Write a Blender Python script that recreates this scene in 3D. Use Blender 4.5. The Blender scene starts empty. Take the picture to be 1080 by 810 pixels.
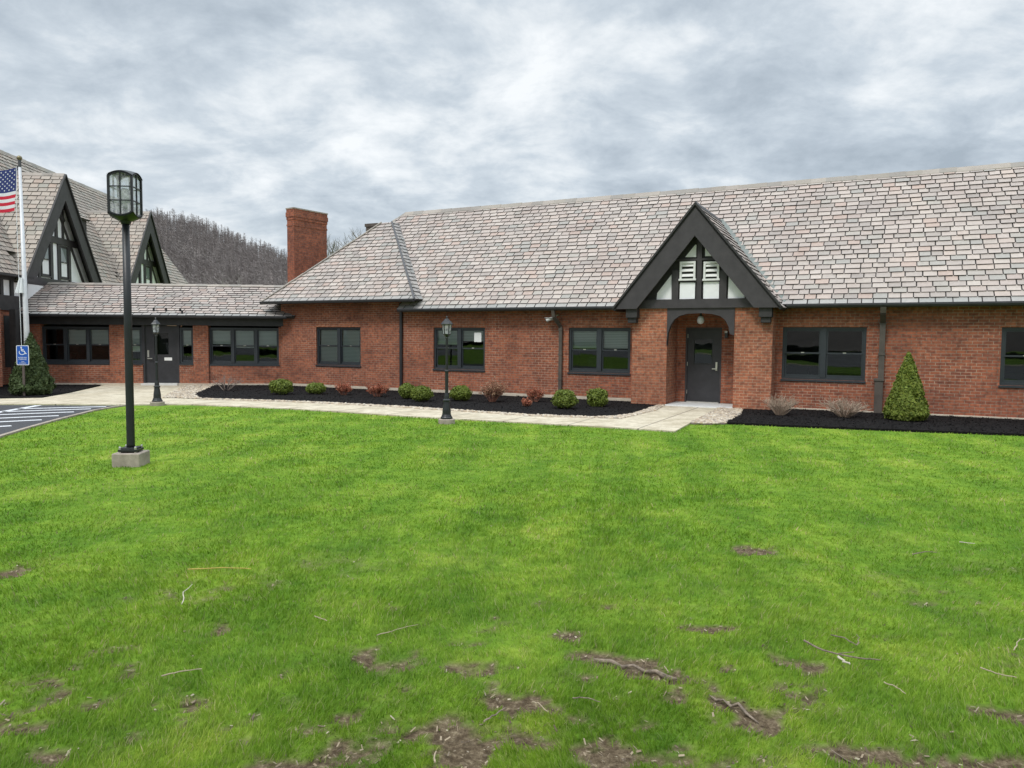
import bpy, math, random
import numpy as np
from mathutils import Vector, Matrix, noise as mnoise
from mathutils.geometry import tessellate_polygon
random.seed(7); RNG = np.random.default_rng(11)
SC = bpy.context.scene; COL = SC.collection
rad = math.radians
# ------------------------------------------------------------------ camera
FPX, CXP, CYP, H, PITCH, ROLL = 790., 540., 405., 1.85, rad(3.5), 0.008
cam = bpy.data.cameras.new('camera'); camo = bpy.data.objects.new('camera', cam); COL.objects.link(camo)
cam.sensor_width = 36; cam.lens = FPX/1080*36; cam.clip_end = 5000
camo.matrix_world = Matrix.Translation((0, 0, H)) @ Matrix.Rotation(math.pi/2-PITCH, 4, 'X') @ Matrix.Rotation(ROLL, 4, 'Z')
SC.camera = camo
# ------------------------------------------------------------------ sky, sun, exposure
SUN_EL, SUN_AZ = rad(52), rad(215)          # azimuth clockwise from +Y: the sun stands behind the camera, to the left
world = bpy.data.worlds.new('World'); SC.world = world; world.use_nodes = True
def nd(nt, t, **k):
    n = nt.nodes.new(t)
    for a, v in k.items():
        if a == 'ins':
            for i, x in v.items(): n.inputs[i].default_value = x
        else: setattr(n, a, v)
    return n
def ramp(nt, stops, interp='LINEAR'):
    n = nt.nodes.new('ShaderNodeValToRGB'); cr = n.color_ramp; cr.interpolation = interp
    while len(cr.elements) < len(stops): cr.elements.new(.5)
    for e, (p, c) in zip(cr.elements, stops):
        e.position = p; e.color = (*c, 1) if len(c) == 3 else c
    return n
def build_world():
    nt = world.node_tree; nt.nodes.clear(); L = nt.links.new
    out = nd(nt, 'ShaderNodeOutputWorld'); bg = nd(nt, 'ShaderNodeBackground', ins={1: .1})
    sky = nd(nt, 'ShaderNodeTexSky', sky_type='NISHITA', sun_disc=False, sun_elevation=SUN_EL, sun_rotation=SUN_AZ)
    tc = nd(nt, 'ShaderNodeTexCoord'); sep = nd(nt, 'ShaderNodeSeparateXYZ'); L(tc.outputs['Generated'], sep.inputs[0])
    zc = nd(nt, 'ShaderNodeMath', operation='MAXIMUM', ins={1: 0.0}); L(sep.outputs[2], zc.inputs[0])
    za = nd(nt, 'ShaderNodeMath', operation='ADD', ins={1: .30}); L(zc.outputs[0], za.inputs[0])
    dv = nd(nt, 'ShaderNodeVectorMath', operation='DIVIDE'); cb = nd(nt, 'ShaderNodeCombineXYZ')
    for i in range(3): L(za.outputs[0], cb.inputs[i])
    L(tc.outputs['Generated'], dv.inputs[0]); L(cb.outputs[0], dv.inputs[1])
    mp = nd(nt, 'ShaderNodeMapping'); mp.inputs['Scale'].default_value = (1.25, 1.35, .0); mp.inputs['Location'].default_value = (3.1, 1.7, 0)
    L(dv.outputs[0], mp.inputs[0])
    n1 = nd(nt, 'ShaderNodeTexNoise', ins={'Scale': 1.15, 'Detail': 9, 'Roughness': .55, 'Distortion': .35}); L(mp.outputs[0], n1.inputs[0])
    n2 = nd(nt, 'ShaderNodeTexNoise', ins={'Scale': 3.6, 'Detail': 10, 'Roughness': .6, 'Distortion': .2}); L(mp.outputs[0], n2.inputs[0])
    mx = nd(nt, 'ShaderNodeMix', data_type='FLOAT', ins={0: .48}); L(n1.outputs[0], mx.inputs[2]); L(n2.outputs[0], mx.inputs[3])
    cr = ramp(nt, [(.37, (3.7, 4.3, 4.9)), (.44, (4.7, 5.35, 6.0)), (.50, (5.8, 6.45, 7.05)), (.55, (7.2, 7.7, 8.1)), (.62, (8.9, 9.2, 9.4))])
    L(mx.outputs[0], cr.inputs[0])
    # an overcast dome is brighter towards the zenith
    g = nd(nt, 'ShaderNodeMapRange', interpolation_type='SMOOTHSTEP', ins={1: .38, 2: .9, 3: 1.0, 4: 2.9}); L(zc.outputs[0], g.inputs[0])
    ml = nd(nt, 'ShaderNodeVectorMath', operation='SCALE'); L(cr.outputs[0], ml.inputs[0]); L(g.outputs[0], ml.inputs['Scale'])
    mm = nd(nt, 'ShaderNodeMix', data_type='RGBA', ins={0: .93}); L(sky.outputs[0], mm.inputs[6]); L(ml.outputs[0], mm.inputs[7])
    L(mm.outputs[2], bg.inputs[0]); L(bg.outputs[0], out.inputs[0])
build_world()
sl = bpy.data.lights.new('sun', 'SUN'); sl.energy = 1.5; sl.angle = rad(12); sl.color = (1, .96, .9)
so = bpy.data.objects.new('sun', sl); COL.objects.link(so)
sd = Vector((math.sin(SUN_AZ)*math.cos(SUN_EL), math.cos(SUN_AZ)*math.cos(SUN_EL), math.sin(SUN_EL)))
so.rotation_euler = sd.to_track_quat('Z', 'Y').to_euler(); so.location = sd*60
vs = SC.view_settings; vs.view_transform = 'Standard'; vs.look = 'None'; vs.exposure = 0.16; vs.gamma = 1; vs.use_curve_mapping = False

# ------------------------------------------------------------------ surveying helpers: photo pixel -> point on the ground
cp, sp = math.cos(PITCH), math.sin(PITCH)
def ray(x, y):
    a = x-CXP; b = y-CYP
    a2 = a*math.cos(ROLL)+b*math.sin(ROLL); b2 = -a*math.sin(ROLL)+b*math.cos(ROLL)
    return (a2, FPX*cp-b2*sp, -FPX*sp-b2*cp)
def g(x, y, z=0.0):
    d = ray(x, y); t = (z-H)/d[2]; return (d[0]*t, d[1]*t)
A = rad(26.5); OM = (5.338, 20.783)               # main wing: axis angle and door origin
UA = (math.cos(A), -math.sin(A)); NA = (-math.sin(A), -math.cos(A))
B = rad(4.5); OC = (OM[0]-15.5*UA[0], OM[1]-15.5*UA[1])
UB = (math.cos(B), math.sin(B)); WB = (-math.sin(B), math.cos(B))
OL = (OC[0]-9.2*UB[0], OC[1]-9.2*UB[1])
def mw(u, n, z=0): return Vector((OM[0]+u*UA[0]+n*NA[0], OM[1]+u*UA[1]+n*NA[1], z))

# ------------------------------------------------------------------ materials
MATS = {}
def mat(name):
    m = bpy.data.materials.new(name); m.use_nodes = True; nt = m.node_tree; b = nt.nodes['Principled BSDF']; MATS[name] = m
    return m, nt, b, nt.links.new
def bump(nt, b, src, strength=.3, dist=.01):
    n = nd(nt, 'ShaderNodeBump', ins={0: strength, 1: dist}); nt.links.new(src, n.inputs['Height']); nt.links.new(n.outputs[0], b.inputs['Normal'])
def simple(name, col, rough=.6, metal=0., var=.25, scale=6., bmp=.1, spec=.5):
    m, nt, b, L = mat(name)
    tc = nd(nt, 'ShaderNodeTexCoord'); n = nd(nt, 'ShaderNodeTexNoise', ins={'Scale': scale, 'Detail': 6, 'Roughness': .65}); L(tc.outputs['Object'], n.inputs[0])
    c0 = tuple(c*(1-var) for c in col); c1 = tuple(min(1, c*(1+var)) for c in col)
    r = ramp(nt, [(.3, c0), (.7, c1)]); L(n.outputs[0], r.inputs[0]); L(r.outputs[0], b.inputs['Base Color'])
    b.inputs['Roughness'].default_value = rough; b.inputs['Metallic'].default_value = metal; b.inputs['Specular IOR Level'].default_value = spec
    n2 = nd(nt, 'ShaderNodeTexNoise', ins={'Scale': scale*9, 'Detail': 3}); L(tc.outputs['Object'], n2.inputs[0])
    if bmp: bump(nt, b, n2.outputs[0], bmp, .01)
    return m
charcoal = simple('charcoal_paint', (.028, .028, .032), .5, var=.3, scale=3)
darkwood = simple('dark_stained_timber', (.03, .028, .028), .65, var=.35, scale=5)
greywood = simple('grey_stained_timber', (.044, .039, .041), .6, var=.25, scale=4)
window_grey = simple('window_grey_aluminium', (.028, .034, .04), .42, var=.15)
stucco = simple('white_stucco', (.84, .84, .85), .85, var=.06, scale=4, bmp=.2)
white_paint = simple('white_paint', (.75, .75, .73), .5, var=.06)
blackmetal = simple('black_metal', (.016, .018, .02), .38, var=.3)
greenmetal = simple('dark_green_black_pole_paint', (.011, .013, .014), .4, var=.3)
bronze = simple('weathered_bronze_downspout', (.085, .07, .058), .5, var=.3, scale=3)
gutterm = simple('dark_gutter', (.022, .022, .024), .45, var=.3)
concrete = simple('weathered_concrete', (.33, .28, .23), .9, var=.3, scale=7, bmp=.4)
foundm = simple('pale_foundation_concrete', (.52, .45, .36), .9, var=.15, scale=3, bmp=.3)
steel = simple('brushed_steel', (.6, .58, .53), .35, metal=.8, var=.1)
alu = simple('flagpole_aluminium', (.62, .63, .65), .45, metal=.15, var=.08)
bark = simple('bare_bark', (.15, .12, .10), .9, var=.3)
whitewood = simple('bleached_twig', (.50, .45, .37), .85, var=.2, scale=20)
twigm = simple('pale_twig', (.36, .29, .2), .85, var=.3, scale=20)
greytwig = simple('grey_root_wood', (.21, .165, .125), .9, var=.6, scale=25, bmp=.6)
bareshrub = simple('pale_bare_stems', (.36, .27, .2), .85, var=.3, scale=20)
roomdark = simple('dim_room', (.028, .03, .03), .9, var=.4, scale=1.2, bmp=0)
slate_edge_shade = simple('slate_edge_shade', (.035, .03, .028), .9, var=.3)  # near-black edge colour stands in for the shadow gap under each row
copper = simple('green_copper_flashing', (.17, .19, .175), .6, var=.25)
bluegrey = simple('lead_flashing', (.075, .075, .08), .6, var=.25)
paper = simple('paper_notice', (.8, .8, .78), .8, var=.03)
curtain = simple('pale_curtain', (.88, .9, .92), .9, var=.12, scale=8)
bluesign = simple('blue_sign_face', (.01, .09, .42), .4, var=.05, bmp=0)
whitesign = simple('white_sign_face', (.8, .82, .84), .4, var=.02, bmp=0)
plasticw = simple('pale_grey_plastic', (.5, .5, .49), .45, var=.1)

def make_brick(name, c1, c2, mortar, mdark=.5):
    m, nt, b, L = mat(name)
    uv = nd(nt, 'ShaderNodeUVMap'); uv.uv_map = 'UVMap'
    tc = nd(nt, 'ShaderNodeTexCoord')
    wob = nd(nt, 'ShaderNodeTexNoise', ins={'Scale': 5., 'Detail': 3}); L(tc.outputs['Object'], wob.inputs[0])
    wm = nd(nt, 'ShaderNodeVectorMath', operation='SCALE', ins={'Scale': .012}); L(wob.outputs['Color'], wm.inputs[0])
    ad = nd(nt, 'ShaderNodeVectorMath', operation='ADD'); L(uv.outputs[0], ad.inputs[0]); L(wm.outputs[0], ad.inputs[1])
    br = nd(nt, 'ShaderNodeTexBrick', offset=.5, ins={'Color1': (*c1, 1), 'Color2': (*c2, 1), 'Scale': 1., 'Mortar Size': .0075, 'Mortar Smooth': .3, 'Bias': -.15, 'Brick Width': .215, 'Row Height': .075})
    L(ad.outputs[0], br.inputs[0])
    # mortar pale in patches
    np_ = nd(nt, 'ShaderNodeTexNoise', ins={'Scale': .55, 'Detail': 5, 'Roughness': .65}); L(tc.outputs['Object'], np_.inputs[0])
    mr = ramp(nt, [(.42, tuple(c*mdark for c in mortar)), (.62, mortar)]); L(np_.outputs[0], mr.inputs[0]); L(mr.outputs[0], br.inputs['Mortar'])
    n = nd(nt, 'ShaderNodeTexNoise', ins={'Scale': 1.3, 'Detail': 8, 'Roughness': .7}); L(tc.outputs['Object'], n.inputs[0])
    r = ramp(nt, [(.25, (.62, .62, .64)), (.5, (1, 1, 1)), (.78, (1.35, 1.3, 1.25))]); L(n.outputs[0], r.inputs[0])
    mu = nd(nt, 'ShaderNodeMix', data_type='RGBA', blend_type='MULTIPLY', ins={0: 1.}); L(br.outputs[0], mu.inputs[6]); L(r.outputs[0], mu.inputs[7])
    # per-brick darker and lighter units
    wn = nd(nt, 'ShaderNodeTexNoise', ins={'Scale': 11., 'Detail': 2}); L(tc.outputs['Object'], wn.inputs[0])
    r2 = ramp(nt, [(.3, (.55, .52, .52)), (.5, (1, 1, 1)), (.72, (1.3, 1.25, 1.2))]); L(wn.outputs[0], r2.inputs[0])
    mu2 = nd(nt, 'ShaderNodeMix', data_type='RGBA', blend_type='MULTIPLY', ins={0: .8}); L(mu.outputs[2], mu2.inputs[6]); L(r2.outputs[0], mu2.inputs[7])
    # pale efflorescence stains low on the wall
    ne = nd(nt, 'ShaderNodeTexNoise', ins={'Scale': 2.2, 'Detail': 8, 'Roughness': .8}); L(tc.outputs['Object'], ne.inputs[0])
    re = ramp(nt, [(.6, (0, 0, 0)), (.8, (.35, .35, .35))]); L(ne.outputs[0], re.inputs[0])
    mu3 = nd(nt, 'ShaderNodeMix', data_type='RGBA', ins={7: (.42, .33, .27, 1)}); L(re.outputs[0], mu3.inputs[0]); L(mu2.outputs[2], mu3.inputs[6])
    L(mu3.outputs[2], b.inputs['Base Color']); b.inputs['Roughness'].default_value = .88
    inv = nd(nt, 'ShaderNodeMath', operation='SUBTRACT', ins={0: 1.}); L(br.outputs['Fac'], inv.inputs[1])
    bump(nt, b, inv.outputs[0], .55, .008)
    return m
brick = make_brick('red_brick', (.335, .108, .055), (.20, .066, .041), (.40, .29, .21))
brick_warm = make_brick('orange_red_brick', (.37, .132, .068), (.24, .086, .05), (.40, .27, .18), .75)
brick_chim = make_brick('chimney_brick', (.31, .095, .048), (.19, .058, .034), (.2, .13, .1), .6)

def make_slate(name, cols, dark=1.0):
    m, nt, b, L = mat(name)
    geo = nd(nt, 'ShaderNodeNewGeometry'); tc = nd(nt, 'ShaderNodeTexCoord')
    cols = [tuple(c*dark for c in k) for k in cols]
    r = ramp(nt, [(i/len(cols), c) for i, c in enumerate(cols)], 'CONSTANT'); L(geo.outputs['Random Per Island'], r.inputs[0])
    n = nd(nt, 'ShaderNodeTexNoise', ins={'Scale': .7, 'Detail': 5, 'Roughness': .6}); L(tc.outputs['Object'], n.inputs[0])
    rr = ramp(nt, [(.3, (.88, .85, .84)), (.5, (1, 1, 1)), (.7, (1.1, 1.09, 1.07))]); L(n.outputs[0], rr.inputs[0])
    mu = nd(nt, 'ShaderNodeMix', data_type='RGBA', blend_type='MULTIPLY', ins={0: 1.}); L(r.outputs[0], mu.inputs[6]); L(rr.outputs[0], mu.inputs[7])
    hs_ = nd(nt, 'ShaderNodeHueSaturation', ins={'Saturation': .8})
    n2 = nd(nt, 'ShaderNodeTexNoise', ins={'Scale': 14, 'Detail': 6, 'Roughness': .75}); L(tc.outputs['Object'], n2.inputs[0])
    r2 = ramp(nt, [(.3, (.84, .84, .84)), (.55, (1.05, 1.05, 1.05)), (.75, (1.16, 1.16, 1.16))]); L(n2.outputs[0], r2.inputs[0])
    mu2 = nd(nt, 'ShaderNodeMix', data_type='RGBA', blend_type='MULTIPLY', ins={0: .8}); L(mu.outputs[2], hs_.inputs['Color']); L(hs_.outputs[0], mu2.inputs[6]); L(r2.outputs[0], mu2.inputs[7])
    L(mu2.outputs[2], b.inputs['Base Color']); b.inputs['Roughness'].default_value = .62
    bump(nt, b, n2.outputs[0], .35, .01)
    return m
SLC = [(0.396, 0.315, 0.27), (0.369, 0.305, 0.265), (0.417, 0.34, 0.293), (0.342, 0.285, 0.246), (0.439, 0.36, 0.307), (0.385, 0.3, 0.256), (0.412, 0.34, 0.288), (0.428, 0.335, 0.279), (0.38, 0.315, 0.274), (0.321, 0.27, 0.237), (0.428, 0.35, 0.302), (0.407, 0.29, 0.233), (0.364, 0.3, 0.26), (0.358, 0.315, 0.27), (0.401, 0.32, 0.27), (0.326, 0.3, 0.265), (0.449, 0.375, 0.321)]
slate = make_slate('mottled_roof_slate', SLC, .99)
slate_tan = make_slate('tan_roof_slate', [(c[0]*.98, c[1]*.98, c[2]*.9) for c in SLC], .86)
slate_grey = make_slate('grey_green_eave_slate', [(.29, .285, .265), (.33, .315, .29), (.31, .285, .265), (.36, .33, .30)])
ridge_tile = make_slate('ridge_tile', [(.29, .25, .20), (.33, .28, .23), (.26, .23, .195)])

def make_glass():
    m, nt, b, L = mat('window_glass'); nt.nodes.remove(b); out = nt.nodes['Material Output']
    t = nd(nt, 'ShaderNodeBsdfTransparent', ins={0: (.66, .70, .69, 1)}); gl = nd(nt, 'ShaderNodeBsdfGlossy', ins={0: (.95, 1, 1, 1), 1: .01})
    fr = nd(nt, 'ShaderNodeFresnel', ins={0: 1.6}); mx = nd(nt, 'ShaderNodeMixShader')
    tc = nd(nt, 'ShaderNodeTexCoord'); n = nd(nt, 'ShaderNodeTexNoise', ins={'Scale': 1.3, 'Detail': 2}); L(tc.outputs['Object'], n.inputs[0])
    bp = nd(nt, 'ShaderNodeBump', ins={0: .06, 1: .02}); L(n.outputs[0], bp.inputs['Height']); L(bp.outputs[0], gl.inputs['Normal']); L(bp.outputs[0], fr.inputs['Normal'])
    L(fr.outputs[0], mx.inputs[0]); L(t.outputs[0], mx.inputs[1]); L(gl.outputs[0], mx.inputs[2]); L(mx.outputs[0], out.inputs[0]); return m
glass = make_glass()
def make_frost():
    m, nt, b, L = mat('frosted_lantern_glass'); nt.nodes.remove(b); out = nt.nodes['Material Output']
    t = nd(nt, 'ShaderNodeBsdfTransparent', ins={0: (.9, .93, .94, 1)}); d = nd(nt, 'ShaderNodeBsdfTranslucent', ins={0: (.95, .95, .97, 1)})
    d2 = nd(nt, 'ShaderNodeBsdfDiffuse', ins={0: (.85, .85, .88, 1)}); m1 = nd(nt, 'ShaderNodeMixShader', ins={0: .5}); L(d.outputs[0], m1.inputs[1]); L(d2.outputs[0], m1.inputs[2])
    tc = nd(nt, 'ShaderNodeTexCoord'); n = nd(nt, 'ShaderNodeTexNoise', ins={'Scale': 18, 'Detail': 4}); L(tc.outputs['Object'], n.inputs[0])
    r = ramp(nt, [(.35, (.15, .15, .15)), (.65, (.6, .6, .6))]); L(n.outputs[0], r.inputs[0])
    mx = nd(nt, 'ShaderNodeMixShader'); L(r.outputs[0], mx.inputs[0]); L(t.outputs[0], mx.inputs[1]); L(m1.outputs[0], mx.inputs[2]); L(mx.outputs[0], out.inputs[0]); return m
frost = make_frost()
def make_blind():
    m, nt, b, L = mat('slatted_blind'); uv = nd(nt, 'ShaderNodeUVMap'); uv.uv_map = 'UVMap'
    w = nd(nt, 'ShaderNodeTexWave', wave_type='BANDS', bands_direction='Y', ins={'Scale': 6.5, 'Distortion': 0.}); L(uv.outputs[0], w.inputs[0])
    r = ramp(nt, [(.1, (.42, .46, .44)), (.6, (.74, .78, .76))]); L(w.outputs[0], r.inputs[0]); L(r.outputs[0], b.inputs['Base Color']); return m
blindm = make_blind()

def make_concrete_path():
    m, nt, b, L = mat('pale_concrete_walk'); tc = nd(nt, 'ShaderNodeTexCoord')
    n = nd(nt, 'ShaderNodeTexNoise', ins={'Scale': .9, 'Detail': 8, 'Roughness': .65}); L(tc.outputs['Object'], n.inputs[0])
    r = ramp(nt, [(.3, (.50, .43, .31)), (.55, (.62, .55, .42)), (.8, (.68, .62, .49))]); L(n.outputs[0], r.inputs[0])
    n2 = nd(nt, 'ShaderNodeTexNoise', ins={'Scale': 40, 'Detail': 3}); L(tc.outputs['Object'], n2.inputs[0])
    r2 = ramp(nt, [(.35, (.85, .85, .85)), (.6, (1.05, 1.05, 1.05))]); L(n2.outputs[0], r2.inputs[0])
    mu = nd(nt, 'ShaderNodeMix', data_type='RGBA', blend_type='MULTIPLY', ins={0: 1.}); L(r.outputs[0], mu.inputs[6]); L(r2.outputs[0], mu.inputs[7])
    mp = nd(nt, 'ShaderNodeMapping'); mp.inputs['Rotation'].default_value = (0, 0, A_W); L(tc.outputs['Object'], mp.inputs[0]); sx = nd(nt, 'ShaderNodeSeparateXYZ'); L(mp.outputs[0], sx.inputs[0])
    d1 = nd(nt, 'ShaderNodeMath', operation='MULTIPLY', ins={1: 1/1.5}); L(sx.outputs[0], d1.inputs[0]); fr = nd(nt, 'ShaderNodeMath', operation='FRACT'); L(d1.outputs[0], fr.inputs[0]); lt = nd(nt, 'ShaderNodeMath', operation='LESS_THAN', ins={1: .022}); L(fr.outputs[0], lt.inputs[0])
    n3 = nd(nt, 'ShaderNodeTexNoise', ins={'Scale': 2.6, 'Detail': 8, 'Roughness': .8}); L(tc.outputs['Object'], n3.inputs[0]); r3 = ramp(nt, [(.42, (.74, .72, .68)), (.56, (1, 1, 1))]); L(n3.outputs[0], r3.inputs[0])
    mu4 = nd(nt, 'ShaderNodeMix', data_type='RGBA', blend_type='MULTIPLY', ins={0: 1.}); L(mu.outputs[2], mu4.inputs[6]); L(r3.outputs[0], mu4.inputs[7])
    jm = nd(nt, 'ShaderNodeMix', data_type='RGBA', ins={7: (.2, .17, .13, 1)}); L(lt.outputs[0], jm.inputs[0]); L(mu4.outputs[2], jm.inputs[6])
    L(jm.outputs[2], b.inputs['Base Color']); b.inputs['Roughness'].default_value = .9; bump(nt, b, n2.outputs[0], .2, .005); return m
A_W = rad(26.5)
walkm = make_concrete_path()
stepm = simple('grey_door_slab', (.62, .62, .60), .85, var=.1, scale=3)
asphalt = simple('asphalt', (.052, .053, .058), .85, var=.25, scale=30, bmp=.5)
linepaint = simple('worn_white_line_paint', (.62, .63, .65), .8, var=.2, scale=14)
mulchm = simple('black_mulch', (.009, .008, .008), .95, var=.7, scale=16, bmp=.9, spec=.15)
def stripes(nt, src):
    L = nt.links.new; tc = nd(nt, 'ShaderNodeTexCoord'); mp = nd(nt, 'ShaderNodeMapping'); mp.inputs['Rotation'].default_value = (0, 0, rad(8)); L(tc.outputs['Object'], mp.inputs[0])
    w = nd(nt, 'ShaderNodeTexWave', wave_type='BANDS', bands_direction='X', ins={'Scale': .26, 'Distortion': .8, 'Detail': 2, 'Detail Scale': .6}); L(mp.outputs[0], w.inputs[0])
    r = ramp(nt, [(.35, (.91, .94, .92)), (.65, (1.09, 1.06, 1.08))]); L(w.outputs[0], r.inputs[0])
    mu = nd(nt, 'ShaderNodeMix', data_type='RGBA', blend_type='MULTIPLY', ins={0: 1.}); L(src, mu.inputs[6]); L(r.outputs[0], mu.inputs[7]); return mu.outputs[2]
def island_mat(name, cols, rough=.7, trans=0., bigvar=None, spec=.3):
    m, nt, b, L = mat(name); geo = nd(nt, 'ShaderNodeNewGeometry'); tc = nd(nt, 'ShaderNodeTexCoord')
    n = len(cols); r = ramp(nt, [(i/max(1, n-1), c) for i, c in enumerate(cols)]); L(geo.outputs['Random Per Island'], r.inputs[0])
    src = r.outputs[0]
    if bigvar:
        for sc, stops in bigvar:
            nz = nd(nt, 'ShaderNodeTexNoise', ins={'Scale': sc, 'Detail': 4, 'Roughness': .6}); L(tc.outputs['Object'], nz.inputs[0])
            rr = ramp(nt, stops); L(nz.outputs[0], rr.inputs[0])
            mu = nd(nt, 'ShaderNodeMix', data_type='RGBA', blend_type='MULTIPLY', ins={0: 1.}); L(src, mu.inputs[6]); L(rr.outputs[0], mu.inputs[7]); src = mu.outputs[2]
    if name == 'grass_blades': src = stripes(nt, src)
    L(src, b.inputs['Base Color']); b.inputs['Roughness'].default_value = rough; b.inputs['Specular IOR Level'].default_value = spec
    if trans:
        t = nd(nt, 'ShaderNodeBsdfTranslucent'); L(src, t.inputs[0]); mx = nd(nt, 'ShaderNodeMixShader', ins={0: trans})
        L(b.outputs[0], mx.inputs[1]); L(t.outputs[0], mx.inputs[2]); L(mx.outputs[0], nt.nodes['Material Output'].inputs[0])
    return m
mulchchip = island_mat('mulch_chips', [(.005, .005, .005), (.012, .010, .010), (.022, .019, .018), (.01, .009, .009)], .95, spec=.15)
pebblem = island_mat('river_pebbles', [(.36, .28, .19), (.56, .48, .37), (.24, .19, .15), (.62, .56, .46), (.42, .32, .22), (.32, .29, .25)], .75)
boxleaf = island_mat('boxwood_leaves', [(.08, .115, .015), (.18, .23, .035), (.12, .165, .025), (.24, .28, .05)], .55, .2)
coniferleaf = island_mat('bright_conifer_sprays', [(.07, .11, .014), (.19, .24, .035), (.12, .165, .022), (.26, .29, .05)], .6, .2)
darkconifer = island_mat('dark_spruce_sprays', [(.03, .05, .016), (.07, .10, .032), (.045, .072, .022), (.10, .135, .05)], .65, .15)
redleaf = island_mat('red_barberry_sprigs', [(.34, .09, .05), (.46, .15, .09), (.38, .18, .10), (.28, .09, .06)], .7, .2)
brownleaf = island_mat('brown_budding_sprigs', [(.32, .17, .11), (.42, .22, .13), (.27, .16, .11), (.38, .25, .14)], .7, .2)
coredark = simple('shrub_core', (.03, .03, .015), .95, var=.4, scale=10)
LAWNV = [(.22, [(.35, (.84, .90, .8)), (.65, (1.14, 1.07, 1.1))]), (1.1, [(.34, (.74, .83, .85)), (.52, (1.0, 1.0, 1.)), (.68, (1.36, 1.15, 1.6))]), (4., [(.35, (.80, .86, .85)), (.65, (1.2, 1.12, 1.3))])]
grassm = island_mat('grass_blades', [(.12, .225, .016), (.20, .34, .024), (.245, .385, .036), (.165, .305, .018), (.22, .36, .028), (.29, .40, .06), (.15, .28, .018), (.44, .41, .18)], .6, .42, LAWNV, .25)
def make_lawn():
    m, nt, b, L = mat('lawn_ground'); tc = nd(nt, 'ShaderNodeTexCoord')
    n = nd(nt, 'ShaderNodeTexNoise', ins={'Scale': 9, 'Detail': 9, 'Roughness': .75}); L(tc.outputs['Object'], n.inputs[0])
    r = ramp(nt, [(.3, (.085, .17, .014)), (.5, (.145, .265, .02)), (.7, (.21, .32, .035))]); L(n.outputs[0], r.inputs[0]); src = r.outputs[0]
    for sc, stops in LAWNV:
        nz = nd(nt, 'ShaderNodeTexNoise', ins={'Scale': sc, 'Detail': 4, 'Roughness': .6}); L(tc.outputs['Object'], nz.inputs[0])
        rr = ramp(nt, stops); L(nz.outputs[0], rr.inputs[0])
        mu = nd(nt, 'ShaderNodeMix', data_type='RGBA', blend_type='MULTIPLY', ins={0: 1.}); L(src, mu.inputs[6]); L(rr.outputs[0], mu.inputs[7]); src = mu.outputs[2]
    src = stripes(nt, src)
    at = nd(nt, 'ShaderNodeAttribute', attribute_name='dirt')
    n2 = nd(nt, 'ShaderNodeTexNoise', ins={'Scale': 22, 'Detail': 8, 'Roughness': .8}); L(tc.outputs['Object'], n2.inputs[0])
    r2 = ramp(nt, [(.3, (.035, .025, .015)), (.45, (.095, .067, .040)), (.56, (.18, .135, .085)), (.66, (.34, .275, .18))]); L(n2.outputs[0], r2.inputs[0])
    mx = nd(nt, 'ShaderNodeMix', data_type='RGBA'); L(at.outputs['Fac'], mx.inputs[0]); L(src, mx.inputs[6]); L(r2.outputs[0], mx.inputs[7])
    L(mx.outputs[2], b.inputs['Base Color']); b.inputs['Roughness'].default_value = .95; b.inputs['Specular IOR Level'].default_value = .15
    bump(nt, b, n2.outputs[0], .8, .03); return m
lawnm = make_lawn()
litterm = island_mat('leaf_litter', [(.20, .15, .10), (.32, .26, .18), (.12, .09, .06), (.09, .065, .045), (.44, .38, .28)], .9)
hillm = simple('leaf_litter_hillside', (.19, .16, .145), .95, var=.3, scale=.03, bmp=0)
woodm = island_mat('bare_wood_trunks', [(.19, .165, .155), (.26, .235, .225), (.22, .195, .185), (.32, .295, .285)], .9)
farbark = simple('far_bare_bark', (.16, .14, .125), .9, var=.2)
def make_flag():
    m, nt, b, L = mat('flag_cloth'); uv = nd(nt, 'ShaderNodeUVMap'); uv.uv_map = 'UVMap'; s = nd(nt, 'ShaderNodeSeparateXYZ'); L(uv.outputs[0], s.inputs[0])
    a = nd(nt, 'ShaderNodeMath', operation='MULTIPLY', ins={1: 6.5}); L(s.outputs[1], a.inputs[0])
    f = nd(nt, 'ShaderNodeMath', operation='FRACT'); L(a.outputs[0], f.inputs[0]); l = nd(nt, 'ShaderNodeMath', operation='LESS_THAN', ins={1: .5}); L(f.outputs[0], l.inputs[0])
    mx = nd(nt, 'ShaderNodeMix', data_type='RGBA', ins={6: (.78, .78, .8, 1), 7: (.62, .02, .05, 1)}); L(l.outputs[0], mx.inputs[0])
    c1 = nd(nt, 'ShaderNodeMath', operation='LESS_THAN', ins={1: .4}); L(s.outputs[0], c1.inputs[0]); c2 = nd(nt, 'ShaderNodeMath', operation='LESS_THAN', ins={1: 7/13}); L(s.outputs[1], c2.inputs[0])
    c = nd(nt, 'ShaderNodeMath', operation='MULTIPLY'); L(c1.outputs[0], c.inputs[0]); L(c2.outputs[0], c.inputs[1])
    m2 = nd(nt, 'ShaderNodeMix', data_type='RGBA', ins={7: (.025, .04, .17, 1)}); L(c.outputs[0], m2.inputs[0]); L(mx.outputs[2], m2.inputs[6])
    L(m2.outputs[2], b.inputs['Base Color']); b.inputs['Roughness'].default_value = .8; return m
flagm = make_flag()

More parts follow.
